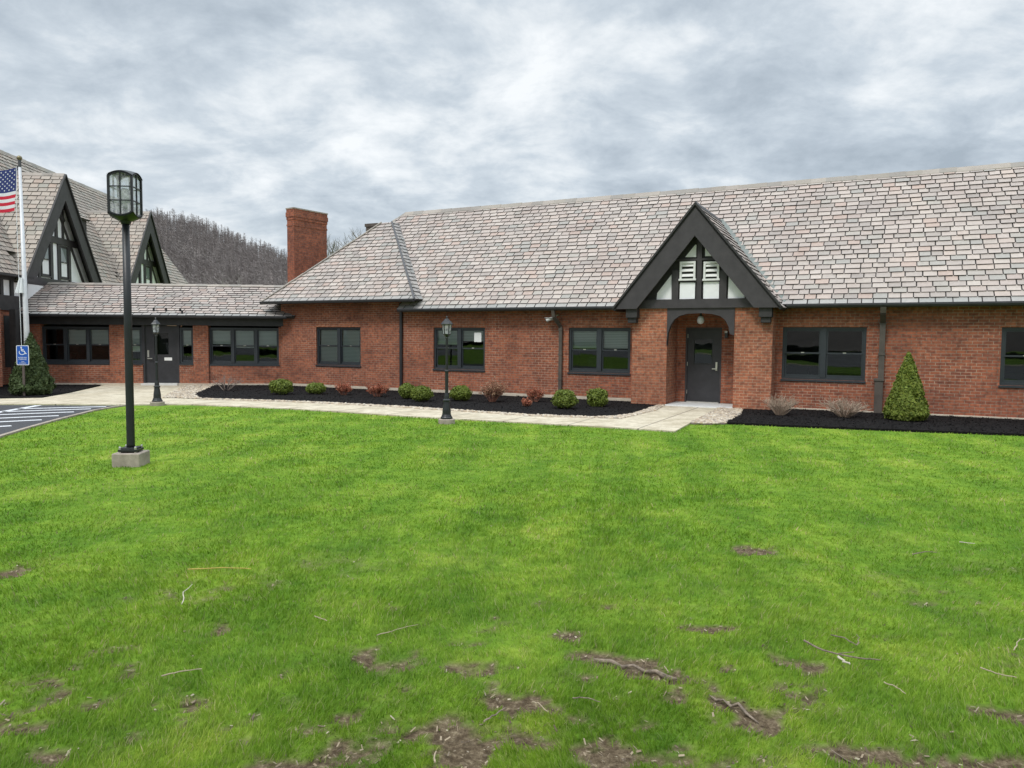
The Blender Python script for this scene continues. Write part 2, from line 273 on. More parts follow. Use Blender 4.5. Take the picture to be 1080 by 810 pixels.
# ------------------------------------------------------------------ mesh helpers
I4 = Matrix.Identity(4)
class MB:
    def __init__(s, xf=None): s.v = []; s.f = []; s.m = []; s.uv = {}; s.xf = xf
    def add(s, verts, faces, mi=0):
        o = len(s.v)
        for p in verts:
            p = Vector(p); s.v.append(s.xf @ p if s.xf else p)
        for f in faces: s.f.append([o+i for i in f]); s.m.append(mi)
        return s
    def box(s, x0, x1, y0, y1, z0, z1, mi=0, faces=None):
        v = [(x0, y0, z0), (x1, y0, z0), (x1, y1, z0), (x0, y1, z0), (x0, y0, z1), (x1, y0, z1), (x1, y1, z1), (x0, y1, z1)]
        return s.add(v, [(0, 3, 2, 1), (4, 5, 6, 7), (0, 1, 5, 4), (1, 2, 6, 5), (2, 3, 7, 6), (3, 0, 4, 7)], mi)
    def prism(s, pts, y0, y1, mi=0):                       # polygon in the x-z plane (counter-clockwise seen from -y), extruded in y
        n = len(pts); v = [(p[0], y0, p[1]) for p in pts]+[(p[0], y1, p[1]) for p in pts]
        tri = tessellate_polygon([[Vector((p[0], p[1], 0)) for p in pts]])
        f = []
        for t in tri:
            a, b, c = t; ar = (pts[b][0]-pts[a][0])*(pts[c][1]-pts[a][1])-(pts[c][0]-pts[a][0])*(pts[b][1]-pts[a][1])
            if ar < 0: a, b, c = a, c, b
            f.append((a, b, c)); f.append((c+n, b+n, a+n))
        for i in range(n): j = (i+1) % n; f.append((i, i+n, j+n, j))
        return s.add(v, f, mi)
    def flat(s, pts, z, zb=None, mi=0):                    # polygon sheet, optional skirt down to zb
        n = len(pts); tri = tessellate_polygon([[Vector((p[0], p[1], 0)) for p in pts]]); f = []
        for a, b, c in tri:
            ar = (pts[b][0]-pts[a][0])*(pts[c][1]-pts[a][1])-(pts[c][0]-pts[a][0])*(pts[b][1]-pts[a][1])
            f.append((a, b, c) if ar > 0 else (a, c, b))
        v = [(p[0], p[1], z) for p in pts]
        if zb is not None:
            v += [(p[0], p[1], zb) for p in pts]
            for i in range(n): j = (i+1) % n; f.append((i, i+n, j+n, j))
        return s.add(v, f, mi)
    def bar(s, p, q, w, h, up=(0, 0, 1), mi=0):
        p = Vector(p); q = Vector(q); d = (q-p).normalized(); side = d.cross(Vector(up)).normalized(); u2 = side.cross(d).normalized()
        v = [e+side*a*w/2+u2*b*h/2 for e in (p, q) for a, b in ((-1, -1), (1, -1), (1, 1), (-1, 1))]
        return s.add(v, [(0, 1, 2, 3), (7, 6, 5, 4), (0, 4, 5, 1), (1, 5, 6, 2), (2, 6, 7, 3), (3, 7, 4, 0)], mi)
    def tube(s, pts, rs, n=8, mi=0, cap=True):
        pts = [Vector(p) for p in pts]
        if not hasattr(rs, '__len__'): rs = [rs]*len(pts)
        v = []; f = []
        for i, p in enumerate(pts):
            d = (pts[min(i+1, len(pts)-1)]-pts[max(i-1, 0)]).normalized()
            a = d.cross(Vector((0, 0, 1)) if abs(d.z) < .9 else Vector((1, 0, 0))).normalized(); b = d.cross(a)
            for k in range(n):
                t = 2*math.pi*k/n; v.append(p+(a*math.cos(t)+b*math.sin(t))*rs[i])
        for i in range(len(pts)-1):
            for k in range(n): k2 = (k+1) % n; f.append((i*n+k, i*n+k2, (i+1)*n+k2, (i+1)*n+k))
        if cap: f.append(tuple(range(n-1, -1, -1))); f.append(tuple((len(pts)-1)*n+k for k in range(n)))
        return s.add(v, f, mi)
    def lathe(s, prof, c=(0, 0), n=16, mi=0): 
        v = []; f = []
        for r, z in prof:
            for k in range(n): t = 2*math.pi*k/n; v.append((c[0]+r*math.cos(t), c[1]+r*math.sin(t), z))
        for i in range(len(prof)-1):
            for k in range(n): k2 = (k+1) % n; f.append((i*n+k, i*n+k2, (i+1)*n+k2, (i+1)*n+k))
        f.append(tuple(range(n-1, -1, -1))); f.append(tuple((len(prof)-1)*n+k for k in range(n)))
        return s.add(v, f, mi)
    def build(s, name, mats, parent=None, smooth=False, loc=None, rz=None, bevel=0):
        me = bpy.data.meshes.new(name); me.from_pydata([tuple(p) for p in s.v], [], s.f)
        if not isinstance(mats, (list, tuple)): mats = [mats]
        for m in mats: me.materials.append(m)
        me.polygons.foreach_set('material_index', s.m); me.update()
        uvl = me.uv_layers.new(name='UVMap'); co = np.array([tuple(p) for p in s.v]) if s.v else np.zeros((0, 3))
        li = np.zeros(len(me.loops), dtype=np.int32); me.loops.foreach_get('vertex_index', li)
        nm = np.zeros(len(me.polygons)*3); me.polygons.foreach_get('normal', nm); nm = np.abs(nm.reshape(-1, 3))
        tot = np.zeros(len(me.polygons), dtype=np.int32); me.polygons.foreach_get('loop_total', tot)
        ln = np.repeat(nm, tot, axis=0); c = co[li]
        uv = np.where((ln[:, 2] > .9)[:, None], c[:, [0, 1]], np.where((ln[:, 1] >= ln[:, 0])[:, None], c[:, [0, 2]], c[:, [1, 2]]))
        uvl.data.foreach_set('uv', uv.astype(np.float32).ravel())
        if smooth: me.polygons.foreach_set('use_smooth', [True]*len(me.polygons))
        o = bpy.data.objects.new(name, me); COL.objects.link(o)
        if parent: o.parent = parent
        if loc is not None: o.location = loc
        if rz is not None: o.rotation_euler.z = rz
        if bevel:
            bm = o.modifiers.new('bevel', 'BEVEL'); bm.width = bevel; bm.segments = 2; bm.limit_method = 'ANGLE'
        return o
def npmesh(name, V, Fc, mats, parent=None, smooth=False, loc=None):
    """V (n,3), Fc (m,k) constant polygon size"""
    V = np.asarray(V, dtype=np.float32); Fc = np.asarray(Fc, dtype=np.int32); k = Fc.shape[1]
    me = bpy.data.meshes.new(name); me.vertices.add(len(V)); me.vertices.foreach_set('co', V.ravel())
    me.loops.add(Fc.size); me.loops.foreach_set('vertex_index', Fc.ravel())
    me.polygons.add(len(Fc)); me.polygons.foreach_set('loop_start', np.arange(0, Fc.size, k, dtype=np.int32)); me.polygons.foreach_set('loop_total', np.full(len(Fc), k, dtype=np.int32))
    if smooth: me.polygons.foreach_set('use_smooth', np.ones(len(Fc), dtype=bool))
    me.update(calc_edges=True); me.materials.append(mats)
    o = bpy.data.objects.new(name, me); COL.objects.link(o)
    if parent: o.parent = parent
    if loc is not None: o.location = loc
    return o
def empty(name, loc, rz=0, label=None, cat=None, group=None):
    o = bpy.data.objects.new(name, None); COL.objects.link(o); o.location = loc; o.rotation_euler.z = rz; o.empty_display_size = .2
    if label: tag(o, label, cat, group)
    return o
def tag(o, label=None, cat=None, group=None, kind=None):
    if label: o['label'] = label
    if cat: o['category'] = cat
    if group: o['group'] = group
    if kind: o['kind'] = kind
    return o
def vnoise(x, y, seed=0):
    """value noise on arrays"""
    xi = np.floor(x).astype(np.int64); yi = np.floor(y).astype(np.int64); fx = x-xi; fy = y-yi
    fx = fx*fx*(3-2*fx); fy = fy*fy*(3-2*fy)
    def h(a, b):
        n = (a*374761393+b*668265263+seed*1442695041) & 0x7fffffff; n = ((n ^ (n >> 13))*1274126177) & 0x7fffffff; return ((n ^ (n >> 16)) & 0xffff)/65535.
    return (h(xi, yi)*(1-fx)+h(xi+1, yi)*fx)*(1-fy)+(h(xi, yi+1)*(1-fx)+h(xi+1, yi+1)*fx)*fy
def fbm(x, y, seed=0, o=4):
    r = 0; a = .5
    for i in range(o): r = r+a*vnoise(x*2**i, y*2**i, seed+i); a *= .5
    return r/(1-.5**o)
def inpoly(x, y, poly):
    r = np.zeros(x.shape, dtype=bool); n = len(poly)
    for i in range(n):
        x0, y0 = poly[i]; x1, y1 = poly[(i+1) % n]
        c = ((y0 > y) != (y1 > y)); t = (x1-x0)*(y-y0)/((y1-y0) if y1 != y0 else 1e-9)+x0; r ^= c & (x < t)
    return r
def clip(sub, pl):
    out = sub
    for i in range(len(pl)):
        a = pl[i]; b = pl[(i+1) % len(pl)]; inp = out; out = []
        if not inp: return []
        def side(p): return (b[0]-a[0])*(p[1]-a[1])-(b[1]-a[1])*(p[0]-a[0])
        for j in range(len(inp)):
            p = inp[j]; q = inp[(j+1) % len(inp)]; sp_, sq = side(p), side(q)
            if sp_ >= 0: out.append(p)
            if (sp_ >= 0) != (sq >= 0): t = sp_/(sp_-sq); out.append((p[0]+(q[0]-p[0])*t, p[1]+(q[1]-p[1])*t))
    return out
def slates(mb, O, S, T, poly, expo=.245, w=.40, thick=.027, mi=0, edge=1, deck=2, eave_mi=None, rnd=None, decky=.07, wj=.10, skip=None, decks=None):
    """overlapping slates over a convex roof plane; poly in (s along the eave, t up the slope), counter-clockwise"""
    O = Vector(O); S = Vector(S).normalized(); T = Vector(T).normalized(); N = S.cross(T).normalized(); rnd = rnd or random
    n = len(poly); s0 = min(p[0] for p in poly); s1 = max(p[0] for p in poly); t1 = max(p[1] for p in poly); t0 = min(p[1] for p in poly)
    P = lambda s, t, h: O+S*s+T*t+N*h
    for dk in (decks or [poly]):
        n = len(dk); v = [P(p[0], p[1], 0) for p in dk]+[P(p[0], p[1], -decky) for p in dk]
        mb.add(v, [tuple(range(n)), tuple(range(2*n-1, n-1, -1))]+[(i+n, (i+1) % n+n, (i+1) % n, i) for i in range(n)], deck)
    r = 0; t = t0
    while t < t1:
        s = s0-rnd.random()*w
        while s < s1:
            ww = w*(1+rnd.uniform(-wj, wj)); gap = .010+rnd.random()*.006
            tb = t-.012+rnd.uniform(-.008, .008) if r else t-.01
            q = [(s+gap, tb), (s+ww-gap, tb+rnd.uniform(-.004, .004)), (s+ww-gap, t+expo+.02), (s+gap, t+expo+.02)]
            c = clip(q, poly if r else [(p[0], p[1]-.03 if abs(p[1]-t0) < 1e-6 else p[1]) for p in poly])
            if len(c) >= 3 and not (skip and skip(s, t)):
                th = thick*rnd.uniform(.8, 1.3); tw = rnd.uniform(-.004, .004)
                hh = lambda p: .004+(th*(1-(p[1]-tb)/(expo+.03)))+tw*(p[0]-s)/ww
                m = len(c); vv = [P(p[0], p[1], hh(p)) for p in c]+[P(p[0], p[1], -.002) for p in c]
                mb.add(vv, [tuple(range(m))], (eave_mi if (eave_mi is not None and r == 0) else mi))
                mb.add(vv, [(i+m, (i+1) % m+m, (i+1) % m, i) for i in range(m)], edge)
            s += ww
        t += expo; r += 1
# NOTE: top face and edge faces are separate islands, so the colour per slate holds for the top
def ridge_caps(mb, p, q, n1, n2, w=.17, L_=.42, mi=0):
    p = Vector(p); q = Vector(q); d = (q-p); ln = d.length; d.normalize(); k = max(1, int(ln/L_)); st = ln/k
    for i in range(k):
        a = p+d*(i*st+.006); b = p+d*((i+1)*st+.012); up = .028+.012*random.random(); dz = .008
        n1v, n2v = Vector(n1), Vector(n2); top = Vector((0, 0, up))
        va = [a+n1v*w, a+n1v*w+top, a+top+Vector((0, 0, .02)), a+n2v*w+top, a+n2v*w]; vb = [b+n1v*w, b+n1v*w+top, b+top+Vector((0, 0, .02+dz)), b+n2v*w+top, b+n2v*w]
        mb.add(va+vb, [(0, 5, 6, 1), (1, 6, 7, 2), (2, 7, 8, 3), (3, 8, 9, 4), (0, 1, 2, 3, 4), (9, 8, 7, 6, 5)], mi)
def wallgrid(mb, x0, x1, z0, z1, y, ops, depth=.12, mi=0, rmi=0):
    xs = sorted({x0, x1, *[v for o in ops for v in o[:2]]}); zs = sorted({z0, z1, *[v for o in ops for v in o[2:4]]})
    for i in range(len(xs)-1):
        for j in range(len(zs)-1):
            cx, cz = (xs[i]+xs[i+1])/2, (zs[j]+zs[j+1])/2
            if any(o[0] < cx < o[1] and o[2] < cz < o[3] for o in ops): continue
            mb.add([(xs[i], y, zs[j]), (xs[i+1], y, zs[j]), (xs[i+1], y, zs[j+1]), (xs[i], y, zs[j+1])], [(0, 1, 2, 3)], mi)
    for a, b, c, d in [o[:4] for o in ops]:
        y2 = y+depth
        mb.add([(a, y, c), (a, y2, c), (a, y2, d), (a, y, d)], [(0, 1, 2, 3)], rmi); mb.add([(b, y, c), (b, y2, c), (b, y2, d), (b, y, d)], [(3, 2, 1, 0)], rmi)
        mb.add([(a, y, c), (b, y, c), (b, y2, c), (a, y2, c)], [(0, 1, 2, 3)], rmi); mb.add([(a, y, d), (b, y, d), (b, y2, d), (a, y2, d)], [(3, 2, 1, 0)], rmi)
def window(parent, x0, x1, z0, z1, y, units, blinds=None, xf=None, fm=None, mull=.13, fr=.06, sill=True, label=None, lock=True, bm=None):
    """double-hung window group; y is the wall face, frame sits 7 cm back. blinds: per unit fraction of height lowered"""
    fm = fm or window_grey
    yy = y+.05; m = MB(xf)
    m.box(x0, x0+fr, yy, yy+.09, z0, z1); m.box(x1-fr, x1, yy, yy+.09, z0, z1); m.box(x0+fr, x1-fr, yy, yy+.09, z1-fr, z1); m.box(x0+fr, x1-fr, yy, yy+.09, z0, z0+fr)
    uw = ((x1-x0-2*fr)-mull*(units-1))/units; cells = []
    for k in range(units):
        a = x0+fr+k*(uw+mull); cells.append((a, a+uw))
        if k: m.box(a-mull, a, yy-.012, yy+.09, z0+fr, z1-fr)
    w = m.build('window', fm, parent)
    if label: w['label'] = label
    zi0, zi1 = z0+fr, z1-fr; zm = (zi0+zi1)/2+.01
    for k, (a, b) in enumerate(cells):
        r = .042; s = MB(xf)
        for (za, zb, yo, lo) in ((zm-.022, zi1, .03, .042), (zi0, zm+.022, .055, .07)):   # upper sash is outside, lower inside
            ya, yb = yy+yo, yy+yo+.024
            s.box(a, a+r, ya, yb, za, zb); s.box(b-r, b, ya, yb, za, zb); s.box(a+r, b-r, ya, yb, zb-r, zb); s.box(a+r, b-r, ya, yb, za, za+lo)
        s.build('sash', fm, w)
        p = MB(xf)
        for (za, zb, yo) in ((zm, zi1-r, .043), (zi0+.06, zm, .068)): j1, j2 = random.uniform(-.004, .004), random.uniform(-.003, .003); p.add([(a+r, yy+yo+j2, za), (b-r, yy+yo-j2, za), (b-r, yy+yo+j1-j2, zb), (a+r, yy+yo+j1+j2, zb)], [(0, 1, 2), (0, 2, 3)])
        p.build('pane', glass, w)
        if lock:
            c = MB(xf); c.box((a+b)/2-.04, (a+b)/2+.04, yy+.028, yy+.034, zm+.0, zm+.022); c.build('sash_lock', steel, w)
        if blinds and blinds[k] > 0:
            q = MB(xf); zb = zi1-(zi1-zi0)*blinds[k]; q.box(a+.02, b-.02, yy+.093, yy+.098, zb, zi1); q.build('curtain' if bm else 'blind', bm or blindm, w)
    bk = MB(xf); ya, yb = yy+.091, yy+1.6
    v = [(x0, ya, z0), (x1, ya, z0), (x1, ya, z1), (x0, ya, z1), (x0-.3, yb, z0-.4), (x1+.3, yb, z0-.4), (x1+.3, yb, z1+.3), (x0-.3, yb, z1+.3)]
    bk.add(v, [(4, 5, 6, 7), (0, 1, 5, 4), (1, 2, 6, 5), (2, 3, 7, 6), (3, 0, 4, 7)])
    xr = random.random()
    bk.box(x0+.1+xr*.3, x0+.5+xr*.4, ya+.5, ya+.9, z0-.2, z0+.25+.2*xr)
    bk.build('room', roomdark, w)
    if sill:
        s = MB(xf); s.box(x0-.02, x1+.02, y-.035, yy+.05, z0-.05, z0-.002); s.build('sill', fm, w)
    return w
def wpx(x, y, n):    # photo pixel -> (u, z) on the main wing plane n metres in front of its wall
    d = ray(x, y); on = OM[0]*NA[0]+OM[1]*NA[1]+n; t = on/(d[0]*NA[0]+d[1]*NA[1]); X, Y, Z = d[0]*t, d[1]*t, H+d[2]*t
    return ((X-OM[0])*UA[0]+(Y-OM[1])*UA[1], Z)

# ------------------------------------------------------------------ ground
DIRT = []    # world ellipses: x, y, rx, ry, angle, strength
def dpx(x, y, rx, ry, ang=0, st=1.):
    cx, cy = g(x, y); ex, _ = g(x+rx, y); _, ey = g(x, y-ry); DIRT.append((cx, cy, abs(ex-cx), abs(ey-cy), ang, st))
for a in [(795, 580, 22, 5), (8, 603, 16, 8, 0, .9), (233, 662, 11, 7, 0, .8), (362, 757, 13, 8), (600, 669, 16, 6), (640, 695, 46, 7, -.25), (690, 710, 30, 5, -.1), (498, 701, 14, 4, 0, .8),
          (540, 740, 34, 9), (490, 785, 52, 26), (545, 780, 30, 14), (640, 793, 40, 17, -.3), (770, 742, 22, 9, -.5), (797, 762, 26, 12, -.5), (1058, 753, 40, 9, -.1), (900, 795, 45, 12), (1010, 804, 75, 9),
          (770, 705, 12, 4), (745, 662, 26, 4, -.1, .8), (330, 805, 65, 9), (560, 466, 10, 2, 0, .8), (720, 800, 28, 10, 0, .8), (50, 795, 22, 8, 0, .7), (415, 640, 12, 3, 0, .5), (640, 640, 8, 3, 0, .6), (200, 745, 14, 5, 0, .6), (860, 700, 20, 5, 0, .5)]: dpx(*a)
def dirt(x, y):
    x = np.asarray(x, dtype=float); y = np.asarray(y, dtype=float); r = np.zeros(x.shape)
    nz = (fbm(x*5, y*5, 5)-.5)*1.7+.45+(fbm(x*22, y*22, 9, 3)-.5)*1.3+.25
    for cx, cy, rx, ry, an, st in DIRT:
        dx, dy = x-cx, y-cy; ca, sa = math.cos(an), math.sin(an)
        a = (dx*ca+dy*sa)/rx; b = (-dx*sa+dy*ca)/ry; q = np.sqrt(a*a+b*b); r = np.maximum(r, (1.80-q*1.0-nz*.95+.1)*st)
    # thin, tired turf in the nearest metres
    base = (fbm(x*1.3+7, y*1.3, 21)*.8+fbm(x*9, y*9, 31)*.9-.99)*np.clip((6.6-y)/2.5, 0, 1)*2.2
    return np.clip(np.maximum((r-.12)*4.5, base*3.), 0, 1)
WALK = [g(*p) for p in [(-60, 427), (0, 427), (60, 427.2), (130, 427.7), (165, 427.3), (200, 427.3), (300, 431.5), (370, 435.8), (440, 440.5), (560, 447), (660, 452.5), (712, 456), (736, 442.5), (759, 430), (700, 429), (690, 434.5), (655, 442.8), (600, 441.3), (560, 439.6), (500, 435.5), (420, 430.6), (360, 427.5), (300, 424.6), (214, 422), (172, 420.5), (195, 407.5), (197, 402), (128, 402), (110, 407), (75, 415), (45, 420.5), (0, 421.3), (-60, 421.3)]]
ASPH = [g(*p) for p in [(-900, 429), (-60, 427.4), (0, 427.4), (133, 428), (118, 430), (100, 433), (60, 443), (28, 452), (0, 460.5), (-60, 482), (-150, 530), (-420, 800)]]
MULCH1 = [g(*p) for p in [(205, 417), (209, 420), (216, 421.5), (300, 423.9), (360, 426.5), (420, 429.8), (500, 434.8), (560, 438.7), (620, 440.8), (650, 440), (668, 437.5), (686, 431), (696, 427), (700, 422), (664, 419), (294, 401.5), (232, 401), (228, 406)]]
MULCH2 = [g(*p) for p in [(764, 447.3), (800, 449), (840, 450.8), (960, 455.5), (1080, 460), (1400, 473), (1400, 452), (1080, 441), (820, 427), (786, 430), (782, 437)]]
MULCH3 = [g(*p) for p in [(-60, 421.1), (0, 421.1), (45, 420.2), (75, 414.7), (108, 406.5), (112, 401), (-60, 401)]]
COB = [[g(*p) for p in q] for q in (
    [(620, 441.2), (650, 440.2), (668, 437.7), (686, 431.2), (698, 427.5), (702, 428), (690, 434.3), (655, 442.6), (620, 441.9)],
    [(762, 429.5), (778, 430.5), (783, 433), (782, 438), (765, 447.6), (745, 448), (728, 447.5)],
    [(196, 407), (220, 403), (230, 404), (228, 407), (206, 416.5), (209, 420), (214, 421.8), (172, 420.3)],
    [(214, 421.4), (300, 423.8), (360, 426.4), (420, 429.7), (500, 434.7), (560, 438.6), (620, 440.8), (620, 441.9), (560, 440.0), (500, 435.9), (420, 430.8), (360, 427.6), (300, 424.7), (214, 422.2)])]
def lawn():
    xs = np.concatenate([-np.geomspace(1500, 9.3, 40), np.arange(-9, 9.01, .05), np.geomspace(9.3, 1500, 40)])
    ys = np.concatenate([-np.geomspace(1500, 1.0, 30), np.arange(0, 2.5, .5), np.arange(2.5, 12, .045), np.geomspace(12, 1800, 60)])
    X, Y = np.meshgrid(xs, ys); D = dirt(X, Y); far = (Y > 13) | (Y < 2) | (np.abs(X) > 12); D[far] = 0
    Z = -.018*D+(fbm(X*11, Y*11, 3)-.5)*.03*D+(fbm(X*.9, Y*.9, 2)-.5)*.03*(~far)-.004
    V = np.stack([X, Y, Z], -1).reshape(-1, 3); w = len(xs); h = len(ys)
    i = (np.arange(h-1)[:, None]*w+np.arange(w-1)[None, :]).ravel(); Fc = np.stack([i, i+1, i+w+1, i+w], -1)
    o = npmesh('lawn', V, Fc, lawnm, smooth=True); at = o.data.attributes.new('dirt', 'FLOAT', 'POINT'); at.data.foreach_set('value', D.ravel().astype(np.float32)); tag(o, kind='structure')
lawn()
o = MB().flat(WALK, .026, -.05).build('sidewalk', walkm); tag(o, kind='structure')
o = MB().flat(ASPH, .006, -.05).build('parking_lot', asphalt); tag(o, kind='structure')
mb = MB()
for (a, b) in [((-30, 440.2), (41, 427.9)), ((18, 431.6), (112, 429.2)), ((2, 434.6), (96, 431.6)), ((-20, 438.5), (78, 434.8)), ((-35, 443), (62, 438.8)), ((-45, 447.6), (44, 443.2)), ((-60, 454), (12, 449.5))]:
    p = Vector(g(*a)); q = Vector(g(*b)); d = (q-p).normalized(); nrm = Vector((-d.y, d.x)); w = .09; P = [p-nrm*w, q-nrm*w, q+nrm*w, p+nrm*w]
    mb.flat([(v.x, v.y) for v in P], .0105)
tag(mb.build('painted_markings', linepaint), kind='structure')
def edging():
    # worn pale concrete edge between asphalt and turf
    pts = [g(*p) for p in [(133, 428), (118, 430.2), (100, 433.3), (60, 443.4), (28, 452.4), (0, 461), (-60, 482.6)]]; m = MB()
    for i in range(len(pts)-1): m.bar((*pts[i], .0), (*pts[i+1], .0), .09, .06)
    tag(m.build('kerb', concrete), kind='structure')
edging()
for i, P in enumerate((MULCH1, MULCH2, MULCH3)):
    o = MB().flat(P, .045, -.03).build('mulch_bed', mulchm); tag(o, kind='structure')
def scatter(poly, n):
    xs = [p[0] for p in poly]; ys = [p[1] for p in poly]; X = []; 
    while sum(len(a) for a in X) < n:
        a = np.stack([RNG.uniform(min(xs), max(xs), n*3), RNG.uniform(min(ys), max(ys), n*3)], -1); a = a[inpoly(a[:, 0], a[:, 1], poly)]; X.append(a)
        if len(a) == 0: break
    return np.concatenate(X)[:n]
def rot_random(n):
    q = RNG.normal(size=(n, 4)); q /= np.linalg.norm(q, axis=1)[:, None]; a, b, c, d = q.T
    return np.stack([1-2*(c*c+d*d), 2*(b*c-a*d), 2*(b*d+a*c), 2*(b*c+a*d), 1-2*(b*b+d*d), 2*(c*d-a*b), 2*(b*d-a*c), 2*(c*d+a*b), 1-2*(b*b+c*c)], -1).reshape(-1, 3, 3)
t = (1+5**.5)/2
ICO = np.array([(-1, t, 0), (1, t, 0), (-1, -t, 0), (1, -t, 0), (0, -1, t), (0, 1, t), (0, -1, -t), (0, 1, -t), (t, 0, -1), (t, 0, 1), (-t, 0, -1), (-t, 0, 1)])/math.hypot(1, t)
ICF = np.array([(0, 11, 5), (0, 5, 1), (0, 1, 7), (0, 7, 10), (0, 10, 11), (1, 5, 9), (5, 11, 4), (11, 10, 2), (10, 7, 6), (7, 1, 8), (3, 9, 4), (3, 4, 2), (3, 2, 6), (3, 6, 8), (3, 8, 9), (4, 9, 5), (2, 4, 11), (6, 2, 10), (8, 6, 7), (9, 8, 1)])
def blobs(name, pts, z, smin, smax, m, flat=.6, smooth=True, parent=None):
    n = len(pts); s = RNG.uniform(smin, smax, (n, 1))*RNG.uniform(.7, 1.3, (n, 3)); s[:, 2] *= flat
    V = ICO[None]*s[:, None, :]; a = RNG.uniform(0, 6.28, n); c, d = np.cos(a), np.sin(a)
    X = V[..., 0]*c[:, None]-V[..., 1]*d[:, None]; Y = V[..., 0]*d[:, None]+V[..., 1]*c[:, None]
    V = np.stack([X+pts[:, 0:1], Y+pts[:, 1:2], V[..., 2]+(z if np.isscalar(z) else z[:, None])], -1).reshape(-1, 3)
    Fc = (ICF[None]+12*np.arange(n)[:, None, None]).reshape(-1, 3); return npmesh(name, V, Fc, m, parent, smooth)
def chips(name, pts, z, ls, ws, m, tilt=.5, parent=None):
    n = len(pts); l = RNG.uniform(*ls, n); w = RNG.uniform(*ws, n); a = RNG.uniform(0, 6.28, n); t1 = RNG.normal(0, tilt, n); t2 = RNG.normal(0, tilt, n)
    dx = np.stack([np.cos(a), np.sin(a), np.sin(t1)], -1); dy = np.stack([-np.sin(a), np.cos(a), np.sin(t2)], -1)
    c = np.stack([pts[:, 0], pts[:, 1], np.full(n, z)+np.abs(np.sin(t1))*l/2], -1)
    V = np.stack([c-dx*l[:, None]/2-dy*w[:, None]/2, c+dx*l[:, None]/2-dy*w[:, None]/2, c+dx*l[:, None]/2+dy*w[:, None]/2, c-dx*l[:, None]/2+dy*w[:, None]/2], 1).reshape(-1, 3)
    return npmesh(name, V, np.arange(n*4).reshape(-1, 4), m, parent)
pp = np.concatenate([scatter(MULCH1, 14000), scatter([p for p in MULCH2], 12000), scatter(MULCH3, 3000)])
tag(chips('mulch_chips', pp, .048, (.02, .055), (.008, .018), mulchchip, .35), kind='stuff')
pp = np.concatenate([scatter(COB[0], 1100), scatter(COB[1], 1500), scatter(COB[2], 1900), scatter(COB[3], 1900)])
o = MB()
for c in COB: o.flat(c, .02, -.03)
tag(o.build('gravel_bed', bark), kind='structure')
tag(blobs('river_stones', pp, .03, .026, .055, pebblem), kind='stuff')
def grass():
    n = 420000; u = RNG.random(n); d0, d1 = 2.3, 21.; e = -.5
    d = (d0**e+u*(d1**e-d0**e))**(1/e); th = RNG.uniform(-.80, .80, n); x = d*np.sin(th); y = d*np.cos(th)
    D = dirt(x, y); bad = inpoly(x, y, WALK) | inpoly(x, y, ASPH) | inpoly(x, y, MULCH1) | inpoly(x, y, MULCH2) | inpoly(x, y, MULCH3)
    for c in COB: bad |= inpoly(x, y, c)
    bx, by = g(139.5, 490); bad |= (np.abs(x-bx) < .22) & (np.abs(y-by-.1) < .22)
    wu = (x-OM[0])*NA[0]+(y-OM[1])*NA[1]; bad |= wu < .8
    keep = (~bad) & (RNG.random(n) > D*1.25-.02)
    x, y, d, D = x[keep], y[keep], d[keep], D[keep]; n = len(x)
    clump = fbm(x*2.2, y*2.2, 41); tuft = fbm(x*9, y*9, 47)
    h = (.012+.024*clump+.026*tuft)*RNG.uniform(.55, 1.35, n)*(1-.5*D)
    w = np.maximum(.0032, .00105*d)*RNG.uniform(.7, 1.3, n)
    a = RNG.uniform(0, 6.283, n); la = 6.28*fbm(x*.7, y*.7, 61)*2+RNG.normal(0, 1.1, n); lean = h*RNG.uniform(.2, 1.0, n)
    sx, sy = np.cos(a)*w/2, np.sin(a)*w/2; lx, ly = np.cos(la)*lean, np.sin(la)*lean; z0 = np.full(n, -.012)-.02*D
    V = np.stack([np.stack([x-sx, y-sy, z0], -1), np.stack([x+sx, y+sy, z0], -1),
                  np.stack([x+lx*.35-sx*.85, y+ly*.35-sy*.85, z0+h*.6], -1), np.stack([x+lx*.35+sx*.85, y+ly*.35+sy*.85, z0+h*.6], -1),
                  np.stack([x+lx, y+ly, z0+h], -1)], 1).reshape(-1, 3)
    b = 5*np.arange(n)[:, None]; Fc = np.concatenate([b+np.array([[0, 1, 3]]), b+np.array([[0, 3, 2]]), b+np.array([[2, 3, 4]])], 1).reshape(-1, 3)
    tag(npmesh('grass', V, Fc, grassm), 'short bright green turf with worn patches', 'grass', kind='stuff')
grass()
def litter():
    n = 150000; x = RNG.uniform(-8, 8, n); y = RNG.uniform(2.4, 10, n); D = dirt(x, y); k = (D > .35) & (RNG.random(n) < .33) | (RNG.random(n) < .004)
    pts = np.stack([x[k], y[k]], -1); o = chips('leaf_litter', pts, -.008, (.006, .028), (.003, .010), litterm, .4); tag(o, kind='stuff')
    n = 350; pts = np.stack([RNG.uniform(-8, 9, n), RNG.uniform(3, 15, n)], -1); tag(blobs('clover_blossoms_and_debris', pts, .03, .002, .006, litterm), kind='stuff')
litter()

